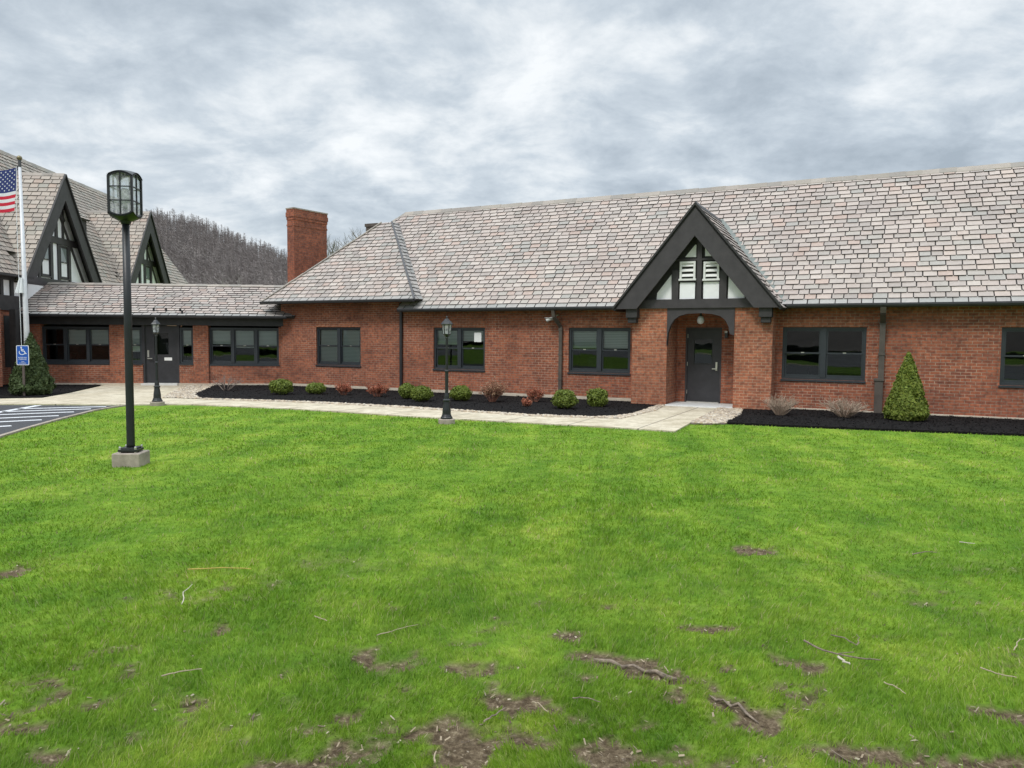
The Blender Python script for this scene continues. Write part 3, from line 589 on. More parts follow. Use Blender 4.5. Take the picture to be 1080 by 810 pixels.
# ------------------------------------------------------------------ main wing
main = empty('brick_school_building', (OM[0], OM[1], 0), -A, 'long red brick wing with slate roof, gabled entry and hipped end bay', 'building')
Y = lambda n: -n            # n metres in front of the wall -> local y
WIN = {'A': (-8.87, -6.94, .82, 2.18), 'B': (-4.07, -2.14, .84, 2.18), 'C': (2.03, 4.04, .83, 2.2), 'D': (6.92, 8.9, .83, 2.2), 'H': (-13.84, -11.86, .84, 2.19)}
m = MB(); wallgrid(m, -15.5, -1.88, .13, 2.95, 0, [WIN['H'], WIN['A'], WIN['B']]); m.build('wall', brick, main); m = MB(); wallgrid(m, 1.85, 16, .08, 2.95, 0, [WIN['C'], WIN['D']])
m.build('wall', brick, main)
m = MB(); m.add([(-15.5, 0, .13), (-15.5, 6, .13), (-15.5, 6, 3.3), (-15.5, 0, 3.3)], [(3, 2, 1, 0)]); m.add([(-15.5, 0, 2.95), (-9.9, 0, 2.95), (-9.9, 0, 3.25), (-15.5, 0, 3.25)], [(0, 1, 2, 3)]); m.build('end_wall', brick, main)
# soldier courses and quoin-like lighter strips read as brick bands, 4 mm proud
for k in ('A', 'B', 'C', 'D', 'H'):
    m = MB(); a, b, c, d = WIN[k]
    for i in range(int((b-a)/.075)): x = a+.005+i*.075; m.box(x, x+.066, -.006, .02, d+.006, d+.206)
    m.box(a+.004, b-.004, -.003, .019, d+.004, d+.208); m.build('soldier_course', brick_warm, main)
m = MB(); m.box(-15.56, -1.9, -.03, .2, -.1, .125); m.box(1.87, 16, -.02, .2, -.1, .08); m.build('foundation', foundm, main, bevel=.01)
window(main, *WIN['A'], 0, 2, [.4, .3]); window(main, *WIN['B'], 0, 2, [.45, .45]); window(main, *WIN['C'], 0, 2, None); window(main, *WIN['D'], 0, 2, None)
window(main, *WIN['H'], 0, 2, [.98, 1.0])
# notice taped inside window A
m = MB(); m.box(-7.38, -7.12, .088, .09, 1.72, 2.02); m.build('paper_notice', paper, main)
# main roof: plane z = 3.12 - n, ridge n = -3.5
q = math.sqrt(.5); ZR = 6.64; SL = (ZR-2.77)/q; m = MB()
SLOPE = SL
u0, u1 = -16.3, 17.
slates(m, (0, Y(.35), 2.77), (1, 0, 0), (0, q, q), [(u0, 0), (u1, 0), (u1, SL), (u0+3.87, SL)], .195, .325, eave_mi=3, wj=.2, skip=lambda s_, t_: s_ < -10.35 and t_ < .9, decks=[[(-10.1, 0), (u1, 0), (u1, SL), (-10.1, SL)], [(-15.1, .95), (-10.1, .95), (-10.1, SL), (u0+3.87, SL)]])
slates(m, (0, Y(.35)+7.74, 2.77), (-1, 0, 0), (0, -q, q), [(-u1, 0), (-u0, 0), (-u0-3.87, SL), (-u1, SL)], .5, .8)
slates(m, (u0, Y(.35), 2.77), (0, -1, 0), (q, 0, q), [(-6.5, 1.75), (-1.24, 1.75), (-3.87, SL)], .5, .8)
m.build('roof', [slate, slate_edge_shade, slate_edge_shade, slate_grey], main)
m = MB(); ridge_caps(m, (u0+3.87, Y(-3.52), ZR+.01), (u1, Y(-3.52), ZR+.01), (0, -q, -q), (0, q, -q)); m.build('ridge', ridge_tile, main)
m = MB(); rc = Vector((1, 1, 1)).normalized()
ridge_caps(m, (u0+2.6, Y(.35)+2.6, 2.77+2.6), (u0+3.87, Y(-3.52), ZR), (0, -q, -q), (-q, 0, -q), w=.12); m.build('hip_ridge', ridge_tile, main)
# pavilion (hipped end bay), raised roof
EL, ER, EN, EZ = -15.95, -9.28, .5, 3.09; hw = (ER-EL)/2; ry = 3.08; PS = ry/q
m = MB()
tl, tr = EL+ry, ER-ry
slates(m, (0, Y(EN), EZ), (1, 0, 0), (0, q, q), [(EL, 0), (ER, 0), (tr, PS), (tl, PS)], .195, .325, wj=.2, eave_mi=3)
slates(m, (ER, Y(EN), EZ), (0, 1, 0), (-q, 0, q), [(0, 0), (2*ry+.4, 0), (ry+.4, PS), (ry, PS)], .195, .325, mi=3, wj=.2)
slates(m, (EL, Y(EN), EZ), (0, -1, 0), (q, 0, q), [(-2*ry-.4, 0), (0, 0), (-ry, PS), (-ry-.4, PS)], .195, .325, wj=.2)
m.build('end_bay_roof', [slate, slate_edge_shade, slate_edge_shade, slate_grey], main)
m = MB()
ridge_caps(m, (ER, Y(EN), EZ+.01), (tr, Y(EN)+ry, EZ+ry+.01), (-.5, -.6, -.1), (.5, .2, -.55), w=.06, mi=0)
m.build('hip_flashing', bluegrey, main)
m = MB(); ridge_caps(m, (EL, Y(EN), EZ+.01), (tl, Y(EN)+ry, EZ+ry+.01), (-.2, .5, -.55), (.5, -.6, -.1), w=.09); m.build('hip_ridge', ridge_tile, main)
# low stack beyond the end-bay ridge
m = MB(); a, z = wpx(386, 243, -5.5); b, z2 = wpx(398, 236, -5.5); m.box(a, b, 5.5, 6.1, 5.2, z2); m.box(a-.04, b+.04, 5.46, 6.14, z2-.1, z2+.03); m.build('chimney', bronze, main)
# soffits, fascia, gutters
m = MB(); m.box(-10.05, -2.2, -.33, .05, 2.72, 2.745); m.box(2.0, 17, -.33, .05, 2.72, 2.745); m.box(EL+.05, ER-.05, -.47, .05, 3.05, 3.075); m.box(EL+.05, -15.5, .05, 5.5, 3.05, 3.075); m.build('soffit', darkwood, main)
def gutter(x0, x1, n, z, name='gutter', par=main):
    m = MB(); pr = [(-.055, .045), (-.06, .0), (-.045, -.045), (0, -.06), (.045, -.045), (.05, 0), (.05, .045), (.035, .045), (.035, -.02), (0, -.045), (-.035, -.03), (-.045, .045)]
    k = len(pr); v = [(x0, -n+a, z+b) for a, b in pr]+[(x1, -n+a, z+b) for a, b in pr]
    m.add(v, [(i, (i+1) % k, (i+1) % k+k, i+k) for i in range(k)]+[tuple(range(k-1, -1, -1)), tuple(range(k, 2*k))]); return m.build(name, gutterm, par)
gutter(-10.0, -2.25, .40, 2.745); gutter(2.15, 16.5, .40, 2.745); gutter(EL, ER, .55, 3.065)
# downspouts
def dspout(pts, w, name, mt, straps=()):
    m = MB()
    for a, b in zip(pts[:-1], pts[1:]): m.bar(a, b, w, w*.75, up=(0, -1, 0.01))
    for z in straps: m.box(pts[-1][0]-w*.62, pts[-1][0]+w*.62, pts[-1][1]-w*.5, pts[-1][1]+w*.5, z, z+.05)
    return m.build(name, mt, main)
dspout([(4.40, -.40, 2.70), (4.40, -.36, 2.55), (4.40, -.09, 2.3), (4.40, -.09, .9)], .13, 'downspout', bronze, (2.28, 1.5))
dspout([(4.36, -.10, .92), (4.36, -.10, .05)], .19, 'downspout_boot', bronze, (.86,))
dspout([(-4.42, -.40, 2.72), (-4.42, -.34, 2.5), (-4.3, -.07, 2.2), (-4.3, -.07, .12)], .10, 'downspout', bronze, (2.1, 1.35, .6))
dspout([(-10.12, -.06, 3.0), (-10.12, -.06, .12)], .09, 'downspout', gutterm, (2.0,))
# security camera on the wall
m = MB(); cu, cz = wpx(582, 336, .25)
m.tube([(cu+.12, 0, cz+.12), (cu+.10, -.12, cz+.1), (cu+.05, -.2, cz+.04)], .022, 8); m.tube([(cu+.10, -.2, cz+.05), (cu-.16, -.3, cz-.06)], [.05, .055], 12); m.box(cu-.2, cu+.12, -.34, -.18, cz+.02, cz+.03); m.build('security_camera', plasticw, main)
# gabled porch
PF = .65
m = MB()
m.box(-1.89, -.90, Y(PF), .3, 0.0, 2.72); m.build('porch_pier', brick_warm, main); m = MB(); m.box(.90, 1.86, Y(PF), .3, 0.0, 2.72)
m.build('porch_pier', brick_warm, main)
m = MB(); dx0, dx1, dz0, dz1 = -.66, .36, .07, 2.2
wallgrid(m, -.9, .9, 0, 2.72, .5, [(dx0, dx1, 0, dz1)], .1); m.add([(-.9, .3, 0), (-.9, .5, 0), (-.9, .5, 2.72), (-.9, .3, 2.72)], [(0, 1, 2, 3)]); m.add([(.9, .3, 0), (.9, .5, 0), (.9, .5, 2.72), (.9, .3, 2.72)], [(3, 2, 1, 0)])
m.build('porch_wall', brick, main)
m = MB(); m.box(-.9, .9, -.6, .5, 2.62, 2.70); m.build('porch_ceiling', darkwood, main)
m = MB(); m.box(-.91, .91, -.72, .5, -.05, .06); o = m.build('door_step', stepm, main, bevel=.01)
# door
m = MB(); fw = .05
m.box(dx0, dx0+fw, .5+.02, .62, 0.06, dz1); m.box(dx1-fw, dx1, .52, .62, .06, dz1); m.box(dx0+fw, dx1-fw, .52, .62, dz1-fw, dz1)
fx0, fx1 = dx0+fw+.006, dx1-fw-.006; z0, z1 = .085, dz1-fw-.006; vx0, vx1, vz0, vz1 = fx0+.19, fx1-.22, 1.18, 1.86
door = MB(); wallgrid(door, fx0, fx1, z0, z1, .55, [(vx0, vx1, vz0, vz1)], .04); door.box(fx0+.05, fx1-.05, .545, .55, z0+.03, z0+.25)
m.build('door_frame', greywood, main)
do = door.build('door', charcoal, main)
k = MB(); k.box(vx0-.02, vx1+.02, .54, .556, vz0-.025, vz0); k.box(vx0-.02, vx1+.02, .54, .556, vz1, vz1+.02); k.box(vx0-.02, vx0, .54, .556, vz0, vz1); k.box(vx1, vx1+.02, .54, .556, vz0, vz1); k.build('window_frame', blackmetal, do)
k = MB(); k.add([(vx0, .57, vz0), (vx1, .57, vz0), (vx1, .57, vz1), (vx0, .57, vz1)], [(0, 1, 2, 3)]); k.build('pane', glass, do)
k = MB(); k.box(fx1-.11, fx1-.06, .53, .55, .98, 1.22); k.bar((fx1-.085, .50, 1.03), (fx1-.20, .50, 1.03), .02, .025); k.tube([(fx1-.085, .55, 1.03), (fx1-.085, .495, 1.03)], .014); k.build('handle', steel, do)
for z in (.3, 1.1, 1.9): k = MB(); k.box(fx0-.012, fx0+.006, .535, .55, z, z+.11); k.build('hinge', steel, do)
k = MB(); k.box(fx0, fx1, .48, .56, .06, .085); k.build('threshold', steel, do)
k = MB(); k.box(dx0, dx1, .64, .66, 0.0, dz1); k.build('door_backing', roomdark, main)
# porch lamps
m = MB(); cu, cz = wpx(739, 338, .35); prof = [(.02, cz+.12), (.07, cz+.11), (.09, cz+.06), (.1, cz), (.09, cz-.05), (.06, cz-.085), (.012, cz-.1)]; m.lathe(prof, (cu, -.35), 16); m.build('globe_lamp', plasticw, main, True)
m = MB(); m.tube([(cu, -.35, cz+.12), (cu, -.35, 2.62)], .03, 8); m.build('lamp_stem', blackmetal, main)
m = MB(); cu, cz = wpx(766, 352, -.4); m.box(cu-.04, cu+.04, .38, .5, cz-.12, cz+.02); m.build('wall_lamp', blackmetal, main); m = MB(); m.box(cu-.035, cu+.035, .36, .44, cz+.02, cz+.08); m.build('sensor_head', plasticw, main)
# arch
def W2(pts, n): return [wpx(x, y, n) for x, y in pts]
n = PF-.02; zt = 2.70
arch = [(-.9, zt), (-.9, 1.75)]
inner = W2([(703.3, 361), (705, 351), (707.5, 343.5), (711.5, 337), (717, 333.2), (725, 331), (739, 330.3), (752, 331.3), (760, 333.5), (765, 337.5), (768.5, 344), (770, 352)], n)
pts = [(-.899, 2.70), (-.899, inner[0][1]-.1)]+inner+[(.899, inner[-1][1]-.05), (.899, 2.70)]
m = MB(); m.prism(pts, Y(n+.05), Y(n-.09)); m.build('arch_timber', greywood, main)
# gable
GN = 1.0; GZ0, GZ1, GC = 2.70, 5.40, -.12; GH = 2.2; s_ = math.hypot(GH, GZ1-GZ0); ca, sa = GH/s_, (GZ1-GZ0)/s_
m = MB()
for sgn in (-1, 1):
    nb = 2.9+GN      # how far back the ridge runs
    T = (-sgn*ca, 0, sa)
    # s runs along depth; counter-clockwise seen from outside
    foot = Vector((GC+sgn*(GH+.04), Y(GN), GZ0-.03))
    back0 = .8; back1 = 3.12-GZ1+0; bl = GN+2.28+.15
    if sgn > 0: slates(m, foot, (0, 1, 0), T, [(0, 0), (.95, 0), (bl+.2, s_+.03), (0, s_+.03)], .195, .30)
    else: slates(m, foot, (0, -1, 0), T, [(-.95, 0), (0, 0), (0, s_+.03), (-bl-.2, s_+.03)], .195, .30)
m.build('gable_roof', [slate, slate_edge_shade, darkwood], main)
m = MB(); ridge_caps(m, (GC, Y(GN), GZ1+.03), (GC, 2.4, GZ1+.03), (-.7, 0, -.8), (.7, 0, -.8), w=.10); m.build('gable_ridge', bluegrey, main)
m = MB()
for sgn in (-1, 1):   # valley flashing weathered green
    p = Vector((GC+sgn*(GH+.05), Y(.30), 2.82)); r = Vector((GC, Y(-2.3), 5.47)); m.bar(p+Vector((sgn*.05, 0, .0)), r, .16, .02, up=(sgn*.3, -1, 1))
m.build('valley_flashing', copper, main)
def bargeboards(c, hw, z0, z1, y0, y1, vt, xf=None, par=None, mt=greywood, foot=0., name='bargeboard'):
    k = (z1-z0)/hw
    for sgn in (-1, 1):
        P = [(c+sgn*hw, z0), (c, z1), (c, z1-vt), (c+sgn*(hw-vt/k), z0)]
        if sgn < 0: P = P[::-1]
        m = MB(xf); m.prism(P[::-1] if sgn > 0 else P[::-1], y0, y1); m.build(name, mt, par)
bargeboards(GC, GH, GZ0-.02, GZ1-.01, Y(GN), Y(GN-.06), .80, None, main)
m = MB()     # thin drip moulding on the boards
for sgn in (-1, 1): m.bar((GC+sgn*(GH+.02), Y(GN+.02), GZ0), (GC, Y(GN+.02), GZ1+.03), .06, .05, up=(0, 0, 1))
m.build('rake_moulding', darkwood, main)
GI = PF+.03
k = (GZ1-GZ0)/GH
m = MB(); m.prism([(GC-GH+.1, GZ0+.02), (GC+GH-.1, GZ0+.02), (GC, GZ1-.15)], Y(GI-.06), Y(GI-.2)); m.build('gable_infill', darkwood, main)
def wp(l, n=GI): return [wpx(x, y, n) for x, y in l]
panels = [[(692, 318), (708, 317), (708, 289.5), (693, 309)], [(767.5, 316), (785, 316), (785, 307), (768.5, 288)], [(716.5, 315.8), (732.5, 315), (733, 298), (717, 298)], [(741.5, 315), (758, 315.3), (758.3, 297), (741.8, 297)],
          [(722.5, 271), (734, 271), (734.2, 258), (733, 258)], [(743.5, 270), (754, 270), (744.5, 258), (743.7, 258)]]
for P in panels:
    m = MB(); m.prism(wp(P)[::-1] if False else wp(P), Y(GI-.02), Y(GI-.055)); m.build('stucco_panel', stucco, main)
m = MB()
def vb(x0, x1, y0, y1): a = wpx(x0, y0, GI); b = wpx(x1, y1, GI); m.box(a[0], b[0], Y(GI+.02), Y(GI-.055), b[1], a[1])
vb(708.5, 716, 318, 285); vb(734.5, 741, 318, 252); vb(758.8, 766.8, 317, 285)
a = wpx(716, 297.5, GI); b = wpx(758.8, 294.7, GI); m.box(a[0]+.001, b[0]-.001, Y(GI+.012), Y(GI-.054), a[1], b[1])
a = wpx(712, 275.6, GI); b = wpx(762, 271.4, GI); m.box(a[0], b[0], Y(GI+.012), Y(GI-.054), a[1], b[1])
m.build('gable_timber', greywood, main)
m = MB(); m.box(GC-1.75, GC+1.75, Y(GI+.05), Y(GI-.1), GZ0+.0, GZ0+.24); m.build('tie_beam', greywood, main)
for (x0, x1) in ((717, 734), (742, 759)):
    a = wpx(x0, 295, GI); b = wpx(x1, 275.5, GI); m = MB(); yA, yB = Y(GI+.045), Y(GI-.02); f = .055
    m.box(a[0], a[0]+f, yA, yB, a[1], b[1]); m.box(b[0]-f, b[0], yA, yB, a[1], b[1]); m.box(a[0]+f, b[0]-f, yA, yB, b[1]-f, b[1]); m.box(a[0]-.02, b[0]+.02, yA-.01, yB, a[1]-.03, a[1]+.02)
    n_ = 3; h = (b[1]-a[1]-f-.02)/n_
    for i in range(n_): z = a[1]+.02+i*h; m.add([(a[0]+f, yA+.045, z+h*.95), (b[0]-f, yA+.045, z+h*.95), (b[0]-f, yA+.008, z+.42*h), (a[0]+f, yA+.008, z+.42*h), (a[0]+f, yA+.02, z+.38*h), (b[0]-f, yA+.02, z+.38*h)], [(3, 2, 1, 0), (4, 5, 2, 3)])
    lv = m.build('louver', white_paint, main)
    m = MB(); m.box(a[0]+f, b[0]-f, yB-.003, yB+.0, a[1]+.02, b[1]-f); m.build('shadow_gap', darkwood, lv)
for (x0, x1) in ((-2.1+.12, -1.70), (1.55, 1.86)):
    m = MB(); c = (x0+x1)/2; m.box(c-.16, c+.16, Y(GN-.08), Y(PF+.002) if abs(c) < 1.87 else .0, 2.44, 2.69); m.box(c-.12, c+.12, Y(GN-.14), Y(PF+.003) if abs(c) < 1.87 else 0., 2.30, 2.44); m.build('corbel', darkwood, main, bevel=.01)
# tall chimney behind the end bay
cx, cy = -.2987*31, 31.
chm = MB(); W_, D_ = .42, 1.75
chm.box(0, W_, 0, D_, 0, 6.61)
for i, (o_, z0, z1) in enumerate(((.02, 6.6, 6.72), (.04, 6.72, 6.9), (.02, 6.9, 7.03), (.018, 6.35, 6.42))): chm.box(-o_, W_+o_, -o_, D_+o_, z0, z1)
chm.box(-.04, W_+.04, -.04, D_+.04, 7.03, 7.08, 1)
ch = chm.build('chimney', [brick_chim, concrete], main)
Mi = (Matrix.Translation((OM[0], OM[1], 0)) @ Matrix.Rotation(-A, 4, 'Z')).inverted()
pl = Mi @ Vector((cx, cy, 0)); ch.location = pl; ch.rotation_euler.z = A-rad(34)
ch['label'] = 'tall plain brick chimney behind the hipped end bay'

# ------------------------------------------------------------------ connecting wing
con = empty('connecting_wing', (OC[0], OC[1], 0), B, 'low brick connecting wing with window bands, door and shallow slate roof', 'building')
m = MB()
segs = [(-9.2, -8.5), (-6.11, -5.58), (-3.16, -2.62)]
for a, b in segs: m = MB(); m.box(a, b, 0, .35, .1, 2.22); m.build('brick_pier', brick, con)
for q_ in ((-8.5, -6.11, .06, .3, .1, .76), (-2.62, 0.2, .06, .3, .1, .76), (-5.58, -4.99, .1, .3, .1, .8), (-3.7, -3.16, .1, .3, .1, .8), (-.1, .2, .05, .3, .76, 2.2)): m = MB(); m.box(*q_); m.build('wall', brick, con)
m = MB(); m.box(-9.2, -4.99, -.02, .3, -.1, .1); m.box(-3.7, .2, -.02, .3, -.1, .1); m.build('foundation', foundm, con)
window(con, -8.5, -6.11, .82, 2.14, .08, 3, [.0, .5, .5], mull=.10); window(con, -2.62, -.1, .80, 2.15, .08, 3, [.45, .55, .5], mull=.10)
window(con, -5.56, -5.02, .82, 2.14, .1, 1, [.7]); window(con, -3.68, -3.18, .82, 2.14, .1, 1, [.5])
m = MB(); m.box(-9.2, .25, -.05, .4, 2.22, 2.52); m.box(-5.02, -4.92, .12, .3, .1, 2.22); m.box(-3.78, -3.69, .12, .3, .1, 2.22); m.build('fascia', charcoal, con)
m = MB(); m.box(-9.2, .2, -.42, .06, 2.50, 2.52); m.build('soffit', darkwood, con)
x0, x1, z0, z1 = -4.915, -3.785, .11, 2.2
m = MB(); wallgrid(m, x0, x1, z0, z1, .18, [(-4.6, -4.1, 1.15, 1.95)], .04); cd = m.build('door', charcoal, con)
m = MB(); m.add([(-4.6, .2, 1.15), (-4.1, .2, 1.15), (-4.1, .2, 1.95), (-4.6, .2, 1.95)], [(0, 1, 2, 3)]); m.build('pane', glass, cd)
m = MB(); m.box(-4.6, -4.1, .6, .62, 1.1, 2.0); m.build('door_backing', roomdark, cd)
m = MB(); m.box(x0+.07, x0+.13, .15, .18, 1.05, 1.3); m.bar((x0+.1, .12, 1.0), (x0+.25, .12, 1.0), .03, .035); m.tube([(x0+.1, .18, 1.0), (x0+.1, .11, 1.0)], .02); m.build('handle', steel, cd)
m = MB(); m.box(-4.25, -3.98, .17, .178, .93, 1.04); m.build('paper_notice', paper, cd)
m = MB(); m.box(-5.0, -3.72, -.1, .2, -.05, .1); m.build('door_step', stepm, con)
# roof eave n=.42 z 2.56; ridge n=-2.0 z 3.8
ez, en, rz_, rn = 2.56, .42, 3.79, -2.; run = en-rn; rise = rz_-ez; ln = math.hypot(run, rise); cT = (0, run/ln, rise/ln); m = MB()
slates(m, (0, Y(en), ez), (1, 0, 0), cT, [(-9.3, 0), (.55, 0), (1.2, ln), (-9.3, ln)], .2, .32, eave_mi=3)
slates(m, (0, Y(en)+2*run, ez), (-1, 0, 0), (0, -run/ln, rise/ln), [(-1.5, 0), (9.3, 0), (9.3, ln), (-1.5, ln)], .4, .6)
m.build('roof', [slate, slate_edge_shade, slate_edge_shade, slate_grey], con)
m = MB(); ridge_caps(m, (-9.2, Y(rn), rz_+.01), (1., Y(rn), rz_+.01), (0, -.9, -.4), (0, .9, -.4), w=.12); m.build('ridge', ridge_tile, con)
gutter(-9.15, .3, .47, 2.535, 'gutter', con)
# snow guards on the roof
def cpx(x, y, n_):  # pixel to (u,z) on connector plane n_
    d = ray(x, y); Nb = (math.sin(B), -math.cos(B)); on = OC[0]*Nb[0]+OC[1]*Nb[1]+n_; t_ = on/(d[0]*Nb[0]+d[1]*Nb[1]); X, Y_, Z = d[0]*t_, d[1]*t_, H+d[2]*t_
    return ((X-OC[0])*UB[0]+(Y_-OC[1])*UB[1], Z)
for x, y in ((162, 321.8), (175, 321.8), (190, 322.6), (192, 325.5)):
    n_ = .1 if y < 324 else .28; u_, z_ = cpx(x, y, n_); zz = ez+(en-n_)*rise/run
    m = MB(); m.tube([(u_, -n_, zz-.03), (u_, -n_, zz+.11)], .035, 10); m.build('vent_pipe', blackmetal, con)

# ------------------------------------------------------------------ gabled building on the left
XF = Matrix.Rotation(math.pi/2, 4, 'Z')          # face coordinates (along, depth, z) -> building local
lb = empty('half_timbered_building', (OL[0], OL[1], 0), B, 'tall steep-roofed building with two dark half-timbered gables beyond the flagpole', 'building')
EZL = 3.93; kL = 1.345; RN = 4.02; RZ = EZL+(RN+.3)*kL
m = MB(); lenT = math.hypot(RN+.3, RZ-EZL); tx, tz = (RN+.3)/lenT, (RZ-EZL)/lenT
S0, S1 = -7., 18.8; GCS = (2.8, 11.1)
slates(m, (.3, 0, EZL), (0, 1, 0), (-tx, 0, tz), [(S0, 0), (S1, 0), (S1, lenT), (S0, lenT)], .22, .34, skip=lambda s_, t_: t_ < 1.1 and any(abs(s_+.17-c_) < 2.75 for c_ in GCS), decks=[[(S0, 1.15), (S1, 1.15), (S1, lenT), (S0, lenT)], [(S0, 0), (GCS[0]-2.9, 0), (GCS[0]-2.9, 1.15), (S0, 1.15)], [(GCS[0]+2.9, 0), (GCS[1]-2.9, 0), (GCS[1]-2.9, 1.15), (GCS[0]+2.9, 1.15)], [(GCS[1]+2.9, 0), (S1, 0), (S1, 1.15), (GCS[1]+2.9, 1.15)]])
slates(m, (-2*RN-.3, 0, EZL), (0, -1, 0), (tx, 0, tz), [(-S1, 0), (-S0, 0), (-S0, lenT), (-S1, lenT)], .5, .8)
m.build('roof', [slate_tan, slate_edge_shade, slate_edge_shade], lb)
m = MB(); ridge_caps(m, (-RN, S0, RZ+.01), (-RN, S1, RZ+.01), (-.6, 0, -.8), (.6, 0, -.8), w=.15); m.build('ridge', ridge_tile, lb)
m = MB(XF)     # walls in face coordinates
m.box(S0, -.02, .0, .25, .1, 2.75); m.box(.42, S1-.5, .0, .25, .1, 2.75); m.box(-.02, .42, 0, .25, .1, 2.3); m.box(S1-.5, S1-.25, .25, 2*RN, .1, 3.9); m.box(S0, S0+.25, .25, 2*RN, 0.1, 3.9)
m.build('wall', brick, lb)
m = MB(XF); m.box(S0, S1-.5, .03, .2, 2.75, 3.9); m.build('stucco_band', stucco, lb)
m = MB(XF); m.box(S0, 0.4, -.07, .02, 2.68, 3.2); m.box(S0, .4, -.35, .02, 3.86, 3.93); m.box(S0, .4, -.04, .03, 3.74, 3.86)
for s in np.arange(S0+.3, .5, .62): m.box(s, s+.16, -.04, .03, 3.2, 3.74)
m.box(.25, .5, -.05, .03, 2.2, 3.9); m.box(-.35, -.12, -.3, -.02, .1, 2.7); m.box(-1.15, -.95, -.5, -.3, .1, 2.7)
m.bar((-.9, -.4, 2.65), (-1.0, -.4, 1.4), .16, .16); m.build('timber_frame', darkwood, lb)
m = MB(XF); m.box(-.95, -.35, .04, -.02, .7, 2.5); m.build('dark_doorway', roomdark, lb)
m = MB(XF); m.box(-3.2, -2.0, -.5, -.05, .1, 2.7); m.build('porch_pier', brick, lb)
def left_gable(c, hw, zt, detail=True):
    z0 = 3.75; over = -.34; k = (zt-z0)/hw; ls = math.hypot(hw, zt-z0); cc, ss = hw/ls, (zt-z0)/ls; m = MB(XF); depth = (zt-EZL)/kL+.3+.5
    o1 = Vector((c+hw+.03, over, z0-.03)); o2 = Vector((c-hw-.03, over, z0-.03))
    slates(m, o1, (0, 1, 0), (-cc, 0, ss), [(0, 0), (1.1, 0), (depth+.4, ls+.03), (0, ls+.03)], .22, .34)
    slates(m, o2, (0, -1, 0), (cc, 0, ss), [(-1.1, 0), (0, 0), (0, ls+.03), (-depth-.4, ls+.03)], .22, .34)
    # slates() builds local normals after the transform: rotation is rigid, so nothing flips
    m.build('gable_roof', [slate_tan, slate_edge_shade, darkwood], lb)
    m = MB(XF); ridge_caps(m, (c, over, zt+.02), (c, depth, zt+.02), (-.6, 0, -.8), (.6, 0, -.8), w=.12); m.build('gable_ridge', ridge_tile, lb)
    bargeboards(c, hw, z0, zt-.02, over, over+.07, .95, XF, lb)
    m = MB(XF)
    for sg in (-1, 1): m.bar((c+sg*(hw+.02), over-.02, z0), (c, over-.02, zt+.03), .07, .06)
    m.build('rake_moulding', darkwood, lb)
    m = MB(XF); m.prism([(c-hw+.15, z0), (c+hw-.15, z0), (c, zt-.2)], .08, .3); m.build('gable_infill', stucco, lb)
    m = MB(XF); y0, y1 = .02, .08
    zr = 5.42
    m.box(c-1.55, c+1.55, y0, y1, zr, zr+.26); m.box(c-2.6, c+2.6, y0-.002, y1, z0-.05, z0+.25)
    for x in (-1.36, -.46, .06, .9): m.box(c+x, c+x+.15, y0+.01, y1, z0+.25, zr)
    m.box(c-.09, c+.09, y0+.01, y1, zr+.26, zt-1.1)
    for x in (-.62, .45): m.box(c+x, c+x+.13, y0+.01, y1, zr+.26, zr+.26+1.2)
    for sg in (-1, 1):
        pr = (c+sg*.12, 6.75); m.bar((c+sg*.5, .05, zr+.95), (c+sg*.1, .05, 6.75), .1, .2, up=(0, 1, 0))
        m.prism([(c+sg*(hw-.62), z0+.02), (c+sg*.02, zt-1.02), (c+sg*.02, zt-1.2), (c+sg*(hw-.78), z0+.02)][::(1 if sg > 0 else -1)], y0+.02, y1)
    m.build('gable_timber', greywood, lb)
    for a, b in ((c-1.15, c-.5), (c-.28, c+.02+.03), (c+.22, c+.62)):
        pass
    window(lb, c-1.17, c-.47, z0+.3, zr-.02, -.03, 1, [1.0], XF, greywood, sill=False, bm=curtain, fr=.05)
    window(lb, c-.01+.05*0+.22, c+.62+.28, z0+.3, zr-.02, -.03, 1, [1.0], XF, greywood, sill=False, bm=curtain, fr=.05)
left_gable(GCS[0], 3.0, 8.08); left_gable(GCS[1], 3.0, 7.98)
m = MB()   # small shed dormer between the gables
sA = 6.4
zc = lambda x: EZL+(.3-x)*kL
m = MB(XF)
def dorm(s):
    v = [(s, 1.05, zc(-1.05)+.05), (s+1.5, 1.05, zc(-1.05)+.05), (s+1.5, .45, zc(-1.05)-.10), (s, .45, zc(-1.05)-.10)]
    return v
a = 6.6; x_in, x_out = -3.2, -1.5; zi = zc(x_in)+.05; zo = zc(x_out)+.85
m = MB(); slates(m, (x_out+.12, a, zo-.04), (0, 1, 0), Vector((x_in-x_out-.12, 0, zi-zo+.04)), [(0, 0), (1.9, 0), (1.9, 2.2), (0, 2.2)], .22, .34); m.build('dormer_roof', [slate_tan, slate_edge_shade, darkwood], lb)
m = MB(); m.add([(x_out, a+.1, zc(x_out)), (x_out, a+1.8, zc(x_out)), (x_out, a+1.8, zo), (x_out, a+.1, zo), (x_in, a+.1, zi), (x_in, a+1.8, zi)], [(0, 1, 2, 3), (0, 3, 4), (1, 5, 2)]); m.build('dormer_cheek', darkwood, lb)

